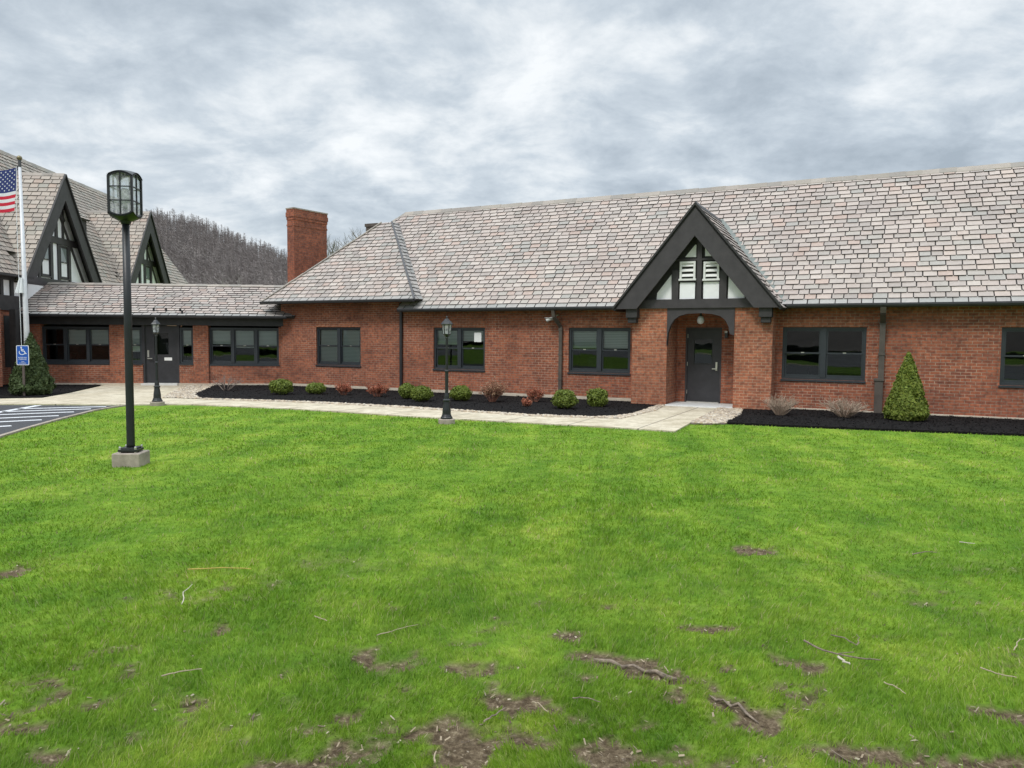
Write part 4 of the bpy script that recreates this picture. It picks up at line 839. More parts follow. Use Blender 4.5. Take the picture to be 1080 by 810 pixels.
# ------------------------------------------------------------------ street furniture
def up_z(py, px, X, Yd):   # height of pixel row at ground position
    d = ray(px, py); return H+d[2]*Yd/d[1]
def tall_lamp():
    X, Yd = g(140, 492); X *= (Yd+.12)/Yd; Yd += .12; X -= .02
    r = empty('street_lamp', (X, Yd, 0), B, 'tall dark lamp post with large paned lantern on concrete block in lawn', 'street lamp')
    m = MB(); m.box(-.19, .19, -.19, .19, -.1, .19); m.build('concrete_base', concrete, r, bevel=.015)
    m = MB(); m.box(-.13, .13, -.13, .13, .205, .24); m.box(-.11, .11, -.11, .11, .24, .26); m.build('base_plate', greenmetal, r, bevel=.006)
    for a in (-1, 1):
        for b in (-1, 1): m = MB(); m.lathe([(.018, .19), (.018, .265), (.012, .28)], (a*.105, b*.105), 8); m.build('bolt', steel, r)
    zl = 3.50
    m = MB(); m.lathe([(.058, .25), (.055, .3), (.052, 2.), (.048, zl-.02)], (0, 0), 20); m.build('pole', greenmetal, r, True)
    m = MB(); m.lathe([(.06, zl-.1), (.075, zl-.06), (.075, zl-.02), (.06, zl)], (0, 0), 16); m.build('collar', greenmetal, r)
    L = empty('lantern_mount', (0, 0, 0)); bpy.data.objects.remove(L)
    hs = .155; z0, z1 = zl+.05, zl+.535
    f = MB()
    for a in (-1, 1):
        for b in (-1, 1): f.box(a*hs-.014, a*hs+.014, b*hs-.014, b*hs+.014, z0, z1)
    def prof(t, amp): return amp*(1-(2*t-1)**2)
    # each side: arched top rail, sagging bottom rail, two horizontals, one upright
    N_ = 10
    for side in range(4):
        R4 = Matrix.Rotation(side*math.pi/2, 4, 'Z'); f.xf = R4; y = -hs
        for i in range(N_):
            ta, tb = i/N_, (i+1)/N_; xa, xb = -hs+2*hs*ta, -hs+2*hs*tb
            f.bar((xa, y, z1+prof(ta, .06)), (xb, y, z1+prof(tb, .06)), .022, .03, up=(0, 0, 1)); f.bar((xa, y, z0-prof(ta, .05)), (xb, y, z0-prof(tb, .05)), .022, .03, up=(0, 0, 1))
        for zz in (z0+.155, z0+.345): f.box(-hs+.014, hs-.014, y-.007, y+.007, zz-.007, zz+.007)
        f.box(-.007, .007, y-.009, y+.009, z0-.05, z1+.06)
    f.xf = None
    lan = f.build('lantern', greenmetal, r)
    gl = MB()
    for side in range(4):
        gl.xf = Matrix.Rotation(side*math.pi/2, 4, 'Z'); y = -hs+.012; n = 10
        top = [(-hs+2*hs*i/n, y, z1+prof(i/n, .06)) for i in range(n+1)]; bot = [(-hs+2*hs*i/n, y, z0-prof(i/n, .05)) for i in range(n+1)]
        gl.add(top+bot, [(i+n+1, i+n+2, i+1, i) for i in range(n)])
    gl.xf = None; gl.build('glass', frost, lan)
    def cap(sign, zb, amp, name, extra, mt):
        m = MB(); n = 10; v = []; fc = []
        for i in range(n+1):
            for j in range(n+1):
                a, b = i/n, j/n; x = (-1+2*a)*(hs+.02); y = (-1+2*b)*(hs+.02)
                ex, ey = prof(a, amp), prof(b, amp); zc_ = max(prof(a, amp)*0, 0)
                zz = amp*(1-(1-ex/amp)*(1-ey/amp))+extra*(ex/amp)*(ey/amp)
                v.append((x, y, zb+sign*zz))
        for i in range(n):
            for j in range(n): k = i*(n+1)+j; q_ = (k, k+n+1, k+n+2, k+1); fc.append(q_ if sign > 0 else q_[::-1])
        v2 = [(p[0], p[1], p[2]-sign*.012) for p in v]; o = len(v); fc2 = [tuple(i+o for i in q_[::-1]) for q_ in fc]
        m.add(v+v2, fc+fc2); m.build(name, mt, lan, True)
    cap(1, z1+.01, .062, 'lantern_roof', .03, greenmetal); cap(-1, z0-.01, .052, 'lantern_bowl', .06, blackmetal)
    m = MB(); m.lathe([(.03, z0+.0), (.03, z0+.12), (.05, z0+.14), (.055, z0+.3), (.04, z0+.34)], (0, 0), 12); m.build('lamp_bulb', plasticw, lan, True)
    for zz in (z0+.03, z1-.1): m = MB(); m.box(hs+.014, hs+.03, .1, .13, zz, zz+.04); m.build('latch', greenmetal, lan)
tall_lamp()
def small_lamp():
    r = empty('garden_lamp_post', (0, 0, 0))
    m = MB(); m.lathe([(.18, -.05), (.18, .09), (.16, .1)], (0, 0), 20); m.build('concrete_base', concrete, r)
    m = MB(); m.lathe([(.13, .1), (.13, .13), (.115, .15), (.095, .2), (.09, .3), (.075, .4), (.065, .47), (.08, .48), (.08, .51), (.06, .53), (.055, .6), (.042, .66)], (0, 0), 16); m.build('fluted_base', blackmetal, r, False)
    m = MB(); m.lathe([(.036, .64), (.036, 1.1), (.045, 1.11), (.045, 1.14), (.028, 1.16), (.026, 1.82), (.038, 1.84), (.026, 1.87)], (0, 0), 14); m.build('pole', blackmetal, r, False)
    m = MB(); z0, z1 = 1.92, 2.13
    m.lathe([(.03, 1.86), (.05, 1.89), (.085, 1.915), (.09, 1.93)], (0, 0), 6)
    for k in range(6): t_ = k*math.pi/3; m.bar((.085*math.cos(t_), .085*math.sin(t_), z0), (.105*math.cos(t_), .105*math.sin(t_), z1), .014, .014)
    m.lathe([(.125, z1), (.13, z1+.012), (.10, z1+.05), (.06, z1+.09), (.05, z1+.11), (.02, z1+.125), (.012, z1+.15), (.02, z1+.165), (.004, z1+.19)], (0, 0), 6); lan = m.build('lantern', blackmetal, r)
    m = MB(); v = []; 
    for k in range(6): t_ = k*math.pi/3; v += [(.082*math.cos(t_), .082*math.sin(t_), z0), (.1*math.cos(t_), .1*math.sin(t_), z1)]
    m.add(v, [(2*k, (2*k+2) % 12, (2*k+3) % 12, 2*k+1) for k in range(6)]); m.build('glass', frost, lan)
    return r
def copy_tree(o, parent=None):
    c = o.copy(); COL.objects.link(c); c.parent = parent
    for ch_ in list(o.children): copy_tree(ch_, c)
    return c
l1 = small_lamp(); x, y = g(471, 446.5); l1.location = (x, y, 0)
tag(l1, 'small black post lantern on lawn edge in front of the right of the boxwoods, beside a two-sash window', 'lamp post', 'small black lantern posts by the sidewalk'); l1['label'] = 'small black post lantern standing before the brick wall and mulch bed, nearer one'
l2 = copy_tree(l1); x, y = g(166, 427.5); l2.location = (x, y, 0); l2['label'] = 'small black post lantern standing in front of the connecting wing door, farther one'

fx, fy = g(30.5, 417.5); ftop = up_z(166, 25, fx, fy)
fp = empty('flagpole', (fx, fy, 0), 0, 'tall pale metal flagpole by the parking stripes', 'flagpole')
m = MB(); m.lathe([(.34, 0), (.34, .07), (.32, .08)], (0, 0), 24); m.build('concrete_footing', concrete, fp)
m = MB(); m.lathe([(.19, .08), (.19, .10), (.13, .14), (.095, .2), (.085, .22)], (0, 0), 20); m.build('base_collar', alu, fp, True)
m = MB(); m.tube([(0, 0, .1), (-.01, 0, 2), (-.06, 0, ftop-.25)], [.085, .075, .04], 16); m.build('pole', alu, fp, True)
m = MB(); m.tube([(-.06, 0, ftop-.28), (-.06, 0, ftop-.08)], .045, 10); m.box(-.14, -.05, -.03, .03, ftop-.3, ftop-.24); m.build('truck', bluegrey, fp)
m = MB(); R_ = .075; m.lathe([(R_*math.sin(t_), ftop-.02-R_*math.cos(t_)) for t_ in np.linspace(.1, 3.1, 9)], (-.06, 0), 12); m.build('finial', simple('aged_brass', (.2, .17, .1), .4, .6), fp, True)
m = MB(); m.tube([(-.13, -.04, ftop-.27), (-.16, -.06, ftop-1.8), (-.14, -.08, 4), (-.12, -.08, 1.05)], .008, 5); m.build('halyard', whitesign, fp)
m = MB(); m.box(-.16, -.08, -.12, -.02, .86, .94)
for i in range(5): m.tube([(-.22+i*.02, -.12-.01*i, .83+.035*i), (0, -.15, .86+.02*i), (.16, -.1+.01*i, .90+.015*i)], .022, 6)
m.build('cleat_rope', whitesign, fp)
m = MB()
for k_ in range(2): zz = up_z(302, 29, fx, fy)+.0; m.tube([(-.2+k_*.12, -.08, zz-.2), (-.1+k_*.05, -.09, zz+.25)], [.06, .02], 8)
m.build('loose_rope_bundle', whitesign, fp)
# flag
zt = up_z(176.5, 21, fx, fy); Hh = 1.27; Ln = 2.3
fl = empty('flag', (fx-.12, fy, zt), 0, 'United States flag flying left from the flagpole top', 'flag')
def fpos(s, t_, off=0.):
    S = s*Ln; wv = math.sin(S*3.1+t_*1.2)*.13*min(1, S*1.6); x = -S*.80-.14*t_*(1-s*.2); y = -S*.35+wv; z = -t_*Hh*(1-.10*s)-.17*S-.03*math.sin(S*4)
    return Vector((x-.05*off*0, y-off, z))
nx, nt_ = 60, 39; V = [fpos(i/nx, j/nt_) for j in range(nt_+1) for i in range(nx+1)]
m = MB(); m.add(V, [((j+1)*(nx+1)+i, (j+1)*(nx+1)+i+1, j*(nx+1)+i+1, j*(nx+1)+i) for j in range(nt_) for i in range(nx)]); cloth = m.build('flag_cloth', flagm, fl, True)
uvd = cloth.data.uv_layers['UVMap'].data
for p_ in cloth.data.polygons:
    for li in p_.loop_indices: vi = cloth.data.loops[li].vertex_index; uvd[li].uv = ((vi % (nx+1))/nx, (vi//(nx+1))/nt_)
m = MB()
for row in range(9):
    for c_ in range(6 if row % 2 == 0 else 5):
        su = (.4/12)*(1+2*c_+(row % 2)); tv = (7/13)/10*(row+1)
        for off in (.006, -.006):
            pts = []
            for i in range(10): rr = .031 if i % 2 == 0 else .013; a_ = math.pi/2+i*math.pi/5; pts.append(fpos(su+rr*math.cos(a_)/Ln, tv-rr*math.sin(a_)/Hh, off))
            m.add([fpos(su, tv, off)]+pts, [(0, i+1, (i+1) % 10+1) for i in range(10)])
m.build('stars', whitesign, fl)
# accessible parking sign
sx, sy = g(25.7, 419); sz0 = up_z(385, 25.5, sx, sy); sz1 = up_z(364.3, 25.5, sx, sy)
sg_ = empty('parking_sign', (sx, sy, 0), rad(8), 'blue and white accessible parking sign on slim post before the flagpole', 'sign')
m = MB(); m.box(-.03, .03, -.015, .02, 0, sz1-.02); m.build('post', simple('rusty_post', (.09, .07, .06), .7), sg_)
w_, h_ = .17, (sz1-sz0); pa = MB()
def rrect(x0, x1, z0, z1, r):
    P = []
    for cx_, cz_, a0 in ((x1-r, z0+r, -90), (x1-r, z1-r, 0), (x0+r, z1-r, 90), (x0+r, z0+r, 180)):
        for k_ in range(5): t_ = rad(a0+k_*22.5); P.append((cx_+r*math.cos(t_), cz_+r*math.sin(t_)))
    return P
pa.prism(rrect(-w_, w_, sz0, sz1, .03), -.024, -.016); pn = pa.build('sign_panel', whitesign, sg_)
m = MB(); m.prism(rrect(-w_+.018, w_-.018, sz0+.018, sz1-.018, .022), -.027, -.0245); m.build('sign_face', bluesign, pn)
m = MB(); zc_ = sz1-.17; yb0, yb1 = -.032, -.0275
def strip(P, w):
    for a, b in zip(P[:-1], P[1:]): m.bar((a[0], (yb0+yb1)/2, a[1]), (b[0], (yb0+yb1)/2, b[1]), .004, w, up=(-(b[1]-a[1]), 0, b[0]-a[0]))
m.prism([(-.03+.021*math.cos(i*math.pi/5), zc_+.115+.021*math.sin(i*math.pi/5)) for i in range(10)], yb0, yb1)
strip([(-.03, zc_+.09), (-.02, zc_+.01), (.05, zc_+.005), (.085, zc_-.075), (.11, zc_-.065)], .024); strip([(-.025, zc_+.05), (.035, zc_+.05)], .018)
strip([(.0+.078*math.cos(t_)-.01, zc_-.03+.07*math.sin(t_)) for t_ in np.linspace(rad(150), rad(350), 12)], .018)
m.build('wheelchair_symbol', whitesign, pn)
def text(s, size, x, z, par):
    c = bpy.data.curves.new('t', 'FONT'); c.body = s; c.size = size; c.align_x = 'CENTER'; c.extrude = .001; o = bpy.data.objects.new('t', c); COL.objects.link(o)
    dg = bpy.context.evaluated_depsgraph_get(); me = bpy.data.meshes.new_from_object(o.evaluated_get(dg)); bpy.data.objects.remove(o)
    me.materials.clear(); me.materials.append(whitesign); q_ = bpy.data.objects.new('lettering', me); COL.objects.link(q_); q_.parent = par; q_.rotation_euler.x = math.pi/2; q_.location = (x, -.029, z); return q_
text('RESERVED', .052, 0, sz0+.2, pn); text('PARKING', .052, 0, sz0+.15, pn); text('VAN', .04, 0, sz0+.085, pn); text('ACCESSIBLE', .036, 0, sz0+.045, pn)

# ------------------------------------------------------------------ plants
def leafcards(name, C, N_, size, m_, parent, jitter=.6, aspect=1.6):
    n = len(C); s = size*RNG.uniform(.6, 1.3, n); N_ = N_+RNG.normal(0, jitter, N_.shape); N_ /= np.linalg.norm(N_, axis=1)[:, None]+1e-9
    a = np.cross(N_, RNG.normal(size=(n, 3))); a /= np.linalg.norm(a, axis=1)[:, None]+1e-9; b = np.cross(N_, a)
    a = a*s[:, None]*aspect/2; b = b*s[:, None]/2; V = np.stack([C-a, C+b, C+a, C-b], 1).reshape(-1, 3); return npmesh(name, V, np.arange(4*n).reshape(-1, 4), m_, parent)
def shell(n, rx, ry_, rz, p=2.6, zlo=-.9, inner=.75):
    """points and normals near a superellipsoid surface"""
    d = RNG.normal(size=(n, 3)); d /= np.linalg.norm(d, axis=1)[:, None]; d[:, 2] = np.where(d[:, 2] < zlo, -d[:, 2], d[:, 2])
    k = (np.abs(d)**p).sum(1)**(-1/p); P = d*k[:, None]; rr = 1-(1-inner)*RNG.random(n)**1.6; bump_ = 1+.10*(fbm(d[:, 0]*3+9, d[:, 1]*3+d[:, 2]*3+5, int(RNG.integers(99)))-.5)*4.5
    return P*np.array([rx, ry_, rz])*(rr*bump_)[:, None], d
def placed(px0, px1, pyb, pyt):
    """ground point, half width and height of a plant seen between px0..px1, base pyb, top pyt"""
    X, Yd = g((px0+px1)/2, pyb); dd = Yd; hw_ = (px1-px0)/2/FPX*dd*1.0; top = up_z(pyt, (px0+px1)/2, X, Yd+hw_*.6); k_ = (Yd+hw_*.75)/Yd; return X*k_, Yd*k_, hw_*k_, max(.15, top)
def boxwood(px0, px1, pyb, pyt, label):
    X, Yd, r_, h = placed(px0, px1, pyb, pyt); e = empty('boxwood_shrub', (X, Yd, .03), 0, label, 'shrub', 'clipped green boxwoods in the mulch bed')
    C, N_ = shell(2600, r_, r_*.95, h*.5, 2.3, inner=.68); C[:, 2] += h*.5+.02; C[:, :2] *= (1+.09*np.sin(C[:, 2:3]*random.uniform(9, 15)+random.random()*6)); leafcards('foliage', C, N_, .032, boxleaf, e)
    m = MB(); m.tube([(0, 0, -.03), (0, 0, h*.35)], [.03, .02], 7)
    for k_ in range(7): t_ = k_*.9; m.tube([(0, 0, .04), (math.cos(t_)*r_*.6, math.sin(t_)*r_*.6, h*.6)], [.015, .006], 5)
    st = m.build('stem', bark, e)
    Cc, Nn = shell(700, r_*.8, r_*.78, h*.42, 2.8, inner=.3); Cc[:, 2] += h*.5+.02; leafcards('inner_foliage', Cc, Nn, .07, boxleaf, e)
for a in [(284, 309, 418, 402, 'rounded green boxwood just right of the connecting wing, first in the bed'), (324, 342.5, 417.5, 405.5, 'low small boxwood below the left edge of the end bay window'),
          (421, 438, 422.5, 406.5, 'green boxwood half behind another, near the dark downspout'), (434, 455.5, 425.5, 409, 'green boxwood overlapping in front of its neighbour, just left of the black lantern post'),
          (475, 497, 425, 408.5, 'squarish green boxwood just right of the black lantern post'), (582.5, 608, 433.5, 413, 'large boxwood at the foot of the slim downspout left of the entry'),
          (618, 641.5, 431, 412, 'rounded boxwood under the window nearest the entry, last before the cobbles')]: boxwood(*a)
def conifer(px0, px1, pyb, pyt, m_, name, label, n=15000, cards=.05):
    X, Yd, r_, h = placed(px0, px1, pyb, pyt); h = up_z(pyt, (px0+px1)/2, X, Yd); e = empty(name, (X, Yd, .03), 0, label, 'conifer')
    t_ = 1-np.sqrt(RNG.random(n)); z = t_*h; ang = RNG.uniform(0, 6.283, n)
    lob = fbm(ang*3.2, z*5, 77); rad_ = r_*((1-t_)**.85)*(.93+.0*t_)*(.72+.5*lob); rad_ *= np.where(t_ < .08, .75+3*t_, 1.); rr = rad_*(1-.45*RNG.random(n)**2)
    C = np.stack([rr*np.cos(ang), rr*np.sin(ang), z+.05], -1); N_ = np.stack([np.cos(ang), np.sin(ang), np.full(n, .5)], -1); leafcards('foliage', C, N_, cards, m_, e, .7, 1.9)
    m = MB(); m.tube([(0, 0, -.04), (0, 0, h*.5), (0, 0, h*.93)], [.05, .03, .008], 8); m.build('trunk', bark, e)
    m = MB(); m.lathe([(r_*.5, .1), (r_*.52, .25*h), (r_*.3, .55*h), (r_*.08, .88*h)], (0, 0), 10); m.build('inner_branches', coredark, e)
conifer(931, 980, 447, 374, coniferleaf, 'conical_evergreen', 'bright green conical evergreen by the brown downspout at right', 15000, .042)
conifer(9, 59, 419, 353, darkconifer, 'dwarf_spruce', 'dark green conical spruce behind the flagpole and sign', 15000, .05)
def twiggy(px0, px1, pyb, pyt, name, label, m_, leaf=None, stems=26, nleaf=900, group=None, spread=1., up_=1., size=.02):
    sk = 1. if leaf else 1.5; spread *= 1. if leaf else 1.25; stems = int(stems*(1 if leaf else 1.4))
    X, Yd, r_, h = placed(px0, px1, pyb, pyt); e = empty(name, (X, Yd, .03), 0, label, 'shrub', group); m = MB(); tips = []
    for i in range(stems):
        t_ = random.uniform(0, 6.283); q_ = random.random()**.6*spread; ex = Vector((math.cos(t_)*r_*q_, math.sin(t_)*r_*q_, h*random.uniform(.55, 1.)*(1-.3*q_)))
        b0 = Vector((math.cos(t_)*.05, math.sin(t_)*.05, -.03)); md = b0.lerp(ex, .5)+Vector((0, 0, h*.10)); m.tube([b0, md, ex], [sk*.009, sk*.006, sk*.0025], 4); tips += [(md.lerp(ex, k_/6)) for k_ in range(7)]
        for j in range(5):
            s_0 = md.lerp(ex, random.uniform(-.3, .8)); d_ = Vector((random.gauss(0, .3), random.gauss(0, .3), random.uniform(.2, 1)))*h*.28; m.tube([s_0, s_0+d_], [.0045, .002], 3); tips += [s_0+d_*k_/3 for k_ in range(4)]
            for jj in range(2): s1 = s_0+d_*random.uniform(.3, .9); d2 = Vector((random.gauss(0, .4), random.gauss(0, .4), random.uniform(0, 1)))*h*.13; m.tube([s1, s1+d2], [.003, .0015], 3); tips += [s1+d2*.5, s1+d2]
    m.build('branches', m_, e)
    if leaf:
        T_ = np.array([tuple(t2) for t2 in tips]); C = T_[RNG.integers(0, len(T_), nleaf)]+RNG.normal(0, .018, (nleaf, 3)); leafcards('foliage', C, RNG.normal(size=(nleaf, 3)), size, leaf, e, .3, 1.4)
GR = 'reddish barberry shrubs in the mulch bed'; redst = simple('reddish_stems', (.34, .15, .10), .8, var=.3, scale=20)
twiggy(353, 371.5, 418.5, 404.5, 'barberry_shrub', 'small red twiggy shrub under the right of the end bay window', redst, redleaf, 26, 1800, GR, size=.03)
twiggy(385, 411, 420.5, 404.5, 'barberry_shrub', 'wide red twiggy shrub left of the pair of touching boxwoods', redst, redleaf, 34, 2600, GR, size=.03)
twiggy(502, 536.5, 426.5, 401.5, 'barberry_shrub', 'largest brownish twiggy shrub in the middle of the bed', redst, brownleaf, 44, 3000, GR, size=.03)
twiggy(553, 575, 426, 408.5, 'barberry_shrub', 'loose orange-red twiggy shrub leaning right, left of slim downspout', redst, redleaf, 24, 1600, GR, size=.03)
twiggy(549, 562, 430.5, 421, 'barberry_shrub', 'tiny low red shrub at the front of the bed', redst, redleaf, 16, 840, GR, size=.03)
GB = 'bare leafless shrubs'
twiggy(805, 840, 441, 414.5, 'bare_shrub', 'bare pale upright shrub beside the right porch pier', bareshrub, None, 40, 0, GB)
twiggy(869, 911, 443.5, 416, 'bare_shrub', 'bare pale spreading shrub under the window right of the entry', bareshrub, None, 44, 0, GB, 1.1)
twiggy(222, 254, 414, 394, 'bare_shrub', 'thin bare shrub before the connecting wing wall', simple('grey_thin_stems', (.25, .2, .17), .9), None, 12, 0, GB)

# ------------------------------------------------------------------ fallen twigs and roots on the lawn
GT = 'fallen twigs on the grass'
def twig(P, r_, label, mt=twigm, name='fallen_twig', z=.032):
    m = MB(); pts = [(*g(*p), z+random.uniform(-.008, .012)) for p in P]; dd = pts[0][1]
    fine = []
    for a, b in zip(pts[:-1], pts[1:]):
        for k_ in range(4): q_ = Vector(a).lerp(Vector(b), k_/4); fine.append(q_+Vector((random.gauss(0, .004), random.gauss(0, .004), 0)))
    fine.append(Vector(pts[-1])); r_ *= .5; m.tube(fine, [r_*(1-.5*i/len(fine)) for i in range(len(fine))], 6)
    if len(fine) > 9: c = fine[len(fine)//2]; d_ = (fine[-1]-fine[0]); m.tube([c, c+Vector((d_.x*.2-d_.y*.15, d_.y*.2+d_.x*.15, .01))], [r_*.6, r_*.3], 5)
    o = m.build(name, mt); 
    # origin at the twig's own place
    c = Vector((sum(p[0] for p in pts)/len(pts), sum(p[1] for p in pts)/len(pts), 0)); o.data.transform(Matrix.Translation(-c)); o.location = c
    tag(o, label, 'twig', GT)
twig([(192, 641), (194, 630), (203, 620)], .008, 'short curved whitish twig upright in the left lawn', whitewood)
twig([(170, 718), (190, 714), (213, 712)], .008, 'pale straight twig lying across the lower left lawn', twigm)
twig([(198, 606), (235, 603.5), (265, 603.5)], .010, 'long yellowish straw stem lying level in the left lawn', simple('yellow_straw', (.45, .33, .08), .8))
twig([(396, 676), (418, 669), (441, 664)], .006, 'thin grey-white twig just left of the lawn centre')
twig([(510, 770), (522, 762), (533, 752)], .009, 'brown twig crossing the largest bare soil patch', greytwig)
twig([(458, 811), (460, 800)], .010, 'pale twig stub at the bottom edge of the largest soil patch')
twig([(604, 741.5), (617, 744), (633, 749)], .007, 'grey twig right of the largest soil patch', greytwig)
twig([(560, 746), (568, 750), (578, 756)], .007, 'bent twig touching the right rim of the largest soil patch')
twig([(847, 682), (868, 692), (898, 700), (928, 701)], .012, 'longest grey stick, forked, in the right lawn', greytwig)
twig([(884, 700), (890, 703), (896, 708)], .015, 'short thick pale stick end below the forked stick', whitewood)
twig([(876, 674), (890, 680), (903, 686), (907, 679), (903, 674)], .008, 'hooked thin twig above the forked stick', greytwig)
twig([(932, 726), (943, 731), (955, 739)], .007, 'thin pale twig right of and below the forked stick')
twig([(1034, 709), (1050, 716), (1072, 722)], .008, 'pale twig near the right edge of the lawn')
twig([(963, 588), (975, 586), (988, 587)], .010, 'grey twig farther back in the right lawn', greytwig)
twig([(1012, 574.5), (1028, 576)], .009, 'whitish twig farthest back at right', whitewood)
twig([(332, 655), (338, 657), (345, 660)], .007, 'short white twig between the small soil patches')
twig([(1070, 690), (1073, 682), (1082, 678)], .007, 'curled twig at the right picture edge')
def root(P, r_, label):
    m = MB(); r_ *= .42; pts = [Vector((*g(*p), random.uniform(-.012, .004))) for p in P]; m.tube(pts, [r_*.25]+[r_*random.uniform(.5, 1.0) for _ in pts[1:-1]]+[r_*.25], 8)
    for v_ in m.v: v_ += Vector((0, 0, 1))*(mnoise.noise(v_*30)*.014)
    o = m.build('exposed_root', greytwig, smooth=True); c = pts[0].copy(); o.data.transform(Matrix.Translation(-c)); o.location = c; tag(o, label, 'root', 'exposed tree roots in bare soil')
root([(626, 694), (634, 698), (645, 698), (656, 703), (668, 701), (680, 707), (692, 706), (704, 713), (717, 716)], .03, 'exposed pale root in the narrow soil strip, ending at right in bare wood')
root([(748, 731), (755, 736), (763, 737), (771, 743), (779, 743), (788, 752), (800, 761)], .026, 'exposed root running diagonally through the soil strip right of centre')
root([(876, 792), (890, 797), (905, 804)], .022, 'small exposed root near the bottom right soil patch')

# ------------------------------------------------------------------ hill, woods, trees behind
SX = [-1200, -420, -260, -215, -188, -166, -141, -121, -96, -60, 0, 200, 1200]; SZ = [60, 66, 68, 64, 58, 57, 46, 38, 27, 18, 13, 10, 8]
def hz(x, y):
    xx = x*400/np.maximum(y, 120)*.5+x*.5; S = np.interp(xx, SX, SZ); t_ = np.clip((y-120)/280, 0, 1); pr = t_*t_*(3-2*t_)*.35+t_*.65; back = np.clip((y-400)/500, 0, 1)
    return S*pr*(1-.6*back)+(fbm(x/40, y/40, 8)-.5)*7*np.clip(t_*3, 0, 1)
xs = np.arange(-1300, 1301, 12.); ys = np.concatenate([np.arange(110, 420, 7.), np.arange(420, 1000, 40.)]); X, Yg = np.meshgrid(xs, ys); Z = hz(X, Yg)-.5; Z[0] = -1
w = len(xs); i = (np.arange(len(ys)-1)[:, None]*w+np.arange(w-1)[None]).ravel()
tag(npmesh('hill', np.stack([X, Yg, Z], -1).reshape(-1, 3), np.stack([i, i+1, i+w+1, i+w], -1), hillm, smooth=True), kind='structure')
def woods():
    n = 5200; y = 150+260*RNG.random(n)**.7; x = y*RNG.uniform(-.62, .05, n)+RNG.normal(0, 3, n); z = hz(x, y)-.5; h = RNG.uniform(5, 11.5, n)*(.75+.5*fbm(x/25, y/25, 3)); V = []; Fc = []
    allV = []; allF = []; off = 0
    for lev in range(1):
        # trunk: two crossed tapered strips
        for a0 in (0, 1.57):
            r_ = (.07+.010*h); dx, dy = math.cos(a0), math.sin(a0)
            v = np.stack([np.stack([x-dx*r_, y-dy*r_, z], -1), np.stack([x+dx*r_, y+dy*r_, z], -1), np.stack([x+dx*.05, y+dy*.05, z+h], -1), np.stack([x-dx*.05, y-dy*.05, z+h], -1)], 1).reshape(-1, 3)
            allV.append(v); allF.append(np.arange(n*4).reshape(-1, 4)+off); off += n*4
    nb = 40
    hb = RNG.uniform(.3, .97, (n, nb)); ang = RNG.uniform(0, 6.283, (n, nb)); ln_ = (1.12-hb)*h[:, None]*RNG.uniform(.25, .55, (n, nb)); up_ = RNG.uniform(-.1, .9, (n, nb))
    bx = x[:, None]+0*hb; by = y[:, None]+0*hb; bz = z[:, None]+h[:, None]*hb; ex = bx+np.cos(ang)*ln_*.8; ey = by+np.sin(ang)*ln_; ez_ = bz+up_*ln_; tw = RNG.uniform(.018, .05, (n, nb))
    v = np.stack([np.stack([bx-tw, by, bz-tw], -1), np.stack([bx+tw, by, bz+tw], -1), np.stack([ex+.02, ey, ez_+.03], -1), np.stack([ex-.02, ey, ez_-.03], -1)], 2).reshape(-1, 3)
    allV.append(v); allF.append(np.arange(n*nb*4).reshape(-1, 4)+off)
    tag(npmesh('bare_woods', np.concatenate(allV), np.concatenate(allF), woodm), 'leafless grey-brown woods covering the far hillside', 'woods', kind='stuff')
woods()
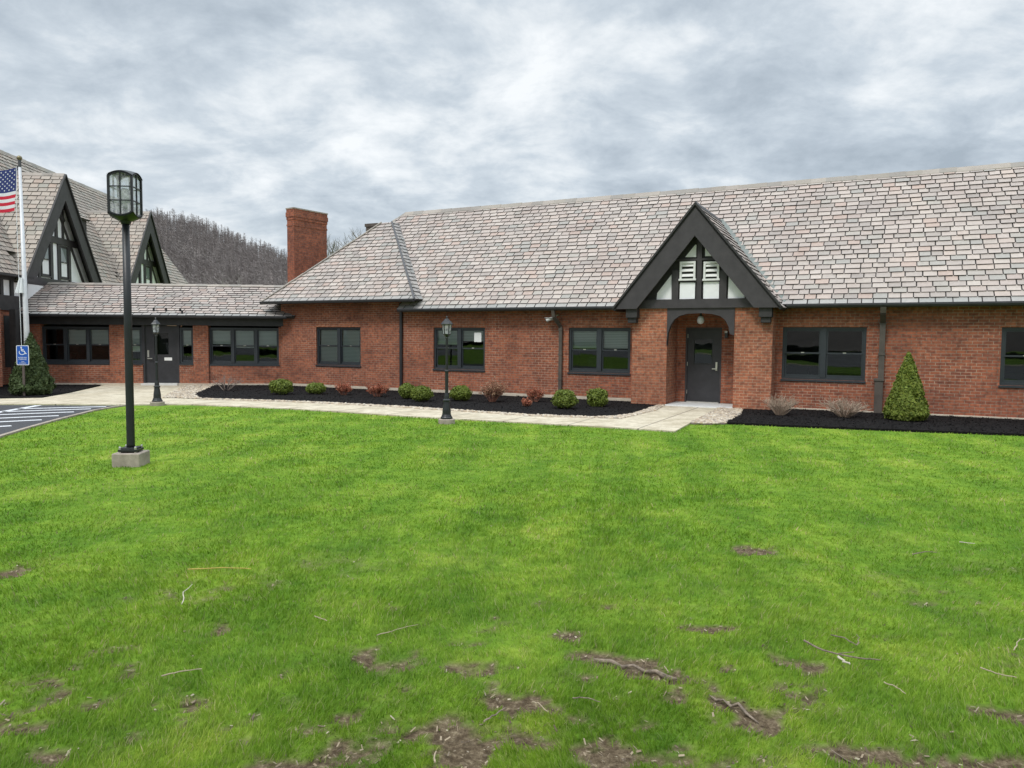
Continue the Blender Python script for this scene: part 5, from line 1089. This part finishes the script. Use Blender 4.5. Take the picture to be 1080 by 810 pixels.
def bare_tree(px, pytop, dist, label, hscale=1.):
    d = ray(px, pytop); X = d[0]/d[1]*dist; h = H+d[2]/d[1]*dist; e = empty('bare_tree', (X, dist, 0), 0, label, 'tree', 'bare trees behind the roof'); tr = MB(); cr = MB()
    def grow(p, d_, l, r_, lev):
        q_ = p+d_*l; (tr if lev < 1 else cr).tube([p, p.lerp(q_, .5)+Vector((random.gauss(0, .04), random.gauss(0, .04), 0))*l, q_], [r_, r_*.85, r_*.7], 5 if lev < 2 else 3)
        if lev >= 6: return
        for k_ in range(random.choice((2, 3)) if lev else 4):
            a = Vector((random.gauss(0, .5), random.gauss(0, .5), random.uniform(.1, .5))); nd_ = (d_+a*.9).normalized(); grow(p.lerp(q_, random.uniform(.6, 1)), nd_, l*random.uniform(.6, .82), r_*.62, lev+1)
    grow(Vector((0, 0, 0)), Vector((0, 0, 1)), h*.33, h*.016, 0)
    zm = max(v.z for v in cr.v); f = h/zm
    for mb_ in (tr, cr):
        for v in mb_.v: v.z *= f
    tr.build('trunk', farbark, e); cr.build('crown', farbark, e)
bare_tree(360, 246, 70, 'leafless tree showing between the brick chimney and the hip roof'); bare_tree(405, 224, 62, 'leafless tree whose twigs show above the junction of the two roofs'); bare_tree(378, 250, 85, 'faint leafless tree low behind the hipped roof slope')

# ------------------------------------------------------------------ the other side of the lawn: a road, cars' lot and wooded slope that the windows mirror
o = MB().flat([(-200, -5), (-60, -8), (0, -6), (60, -12), (200, -30), (200, -52), (60, -30), (0, -34), (-60, -38), (-200, -34)], .006, -.05).build('road', simple('worn_grey_road', (.17, .17, .175), .85, var=.25, scale=.4)); tag(o, kind='structure')
o = MB().flat([(-200, -34.2), (-60, -38.2), (0, -34.2), (60, -30.2), (200, -52.2), (200, -53.8), (60, -31.8), (0, -37.8), (-60, -41.8), (-200, -25.8)], .03, -.05).build('sidewalk', walkm); tag(o, kind='structure')
xs = np.arange(-600, 601, 20.); ys = np.arange(-400, -59, 15.); X, Yg = np.meshgrid(xs, ys); t_ = np.clip((-60-Yg)/200, 0, 1); Z = t_*34*(1+.35*np.sin(X/90))+(fbm(X/30, Yg/30, 4)-.5)*6*t_-.2
w = len(xs); i = (np.arange(len(ys)-1)[:, None]*w+np.arange(w-1)[None]).ravel()
tag(npmesh('hill', np.stack([X, Yg, Z], -1).reshape(-1, 3), np.stack([i, i+1, i+w+1, i+w], -1), hillm, smooth=True), kind='structure')
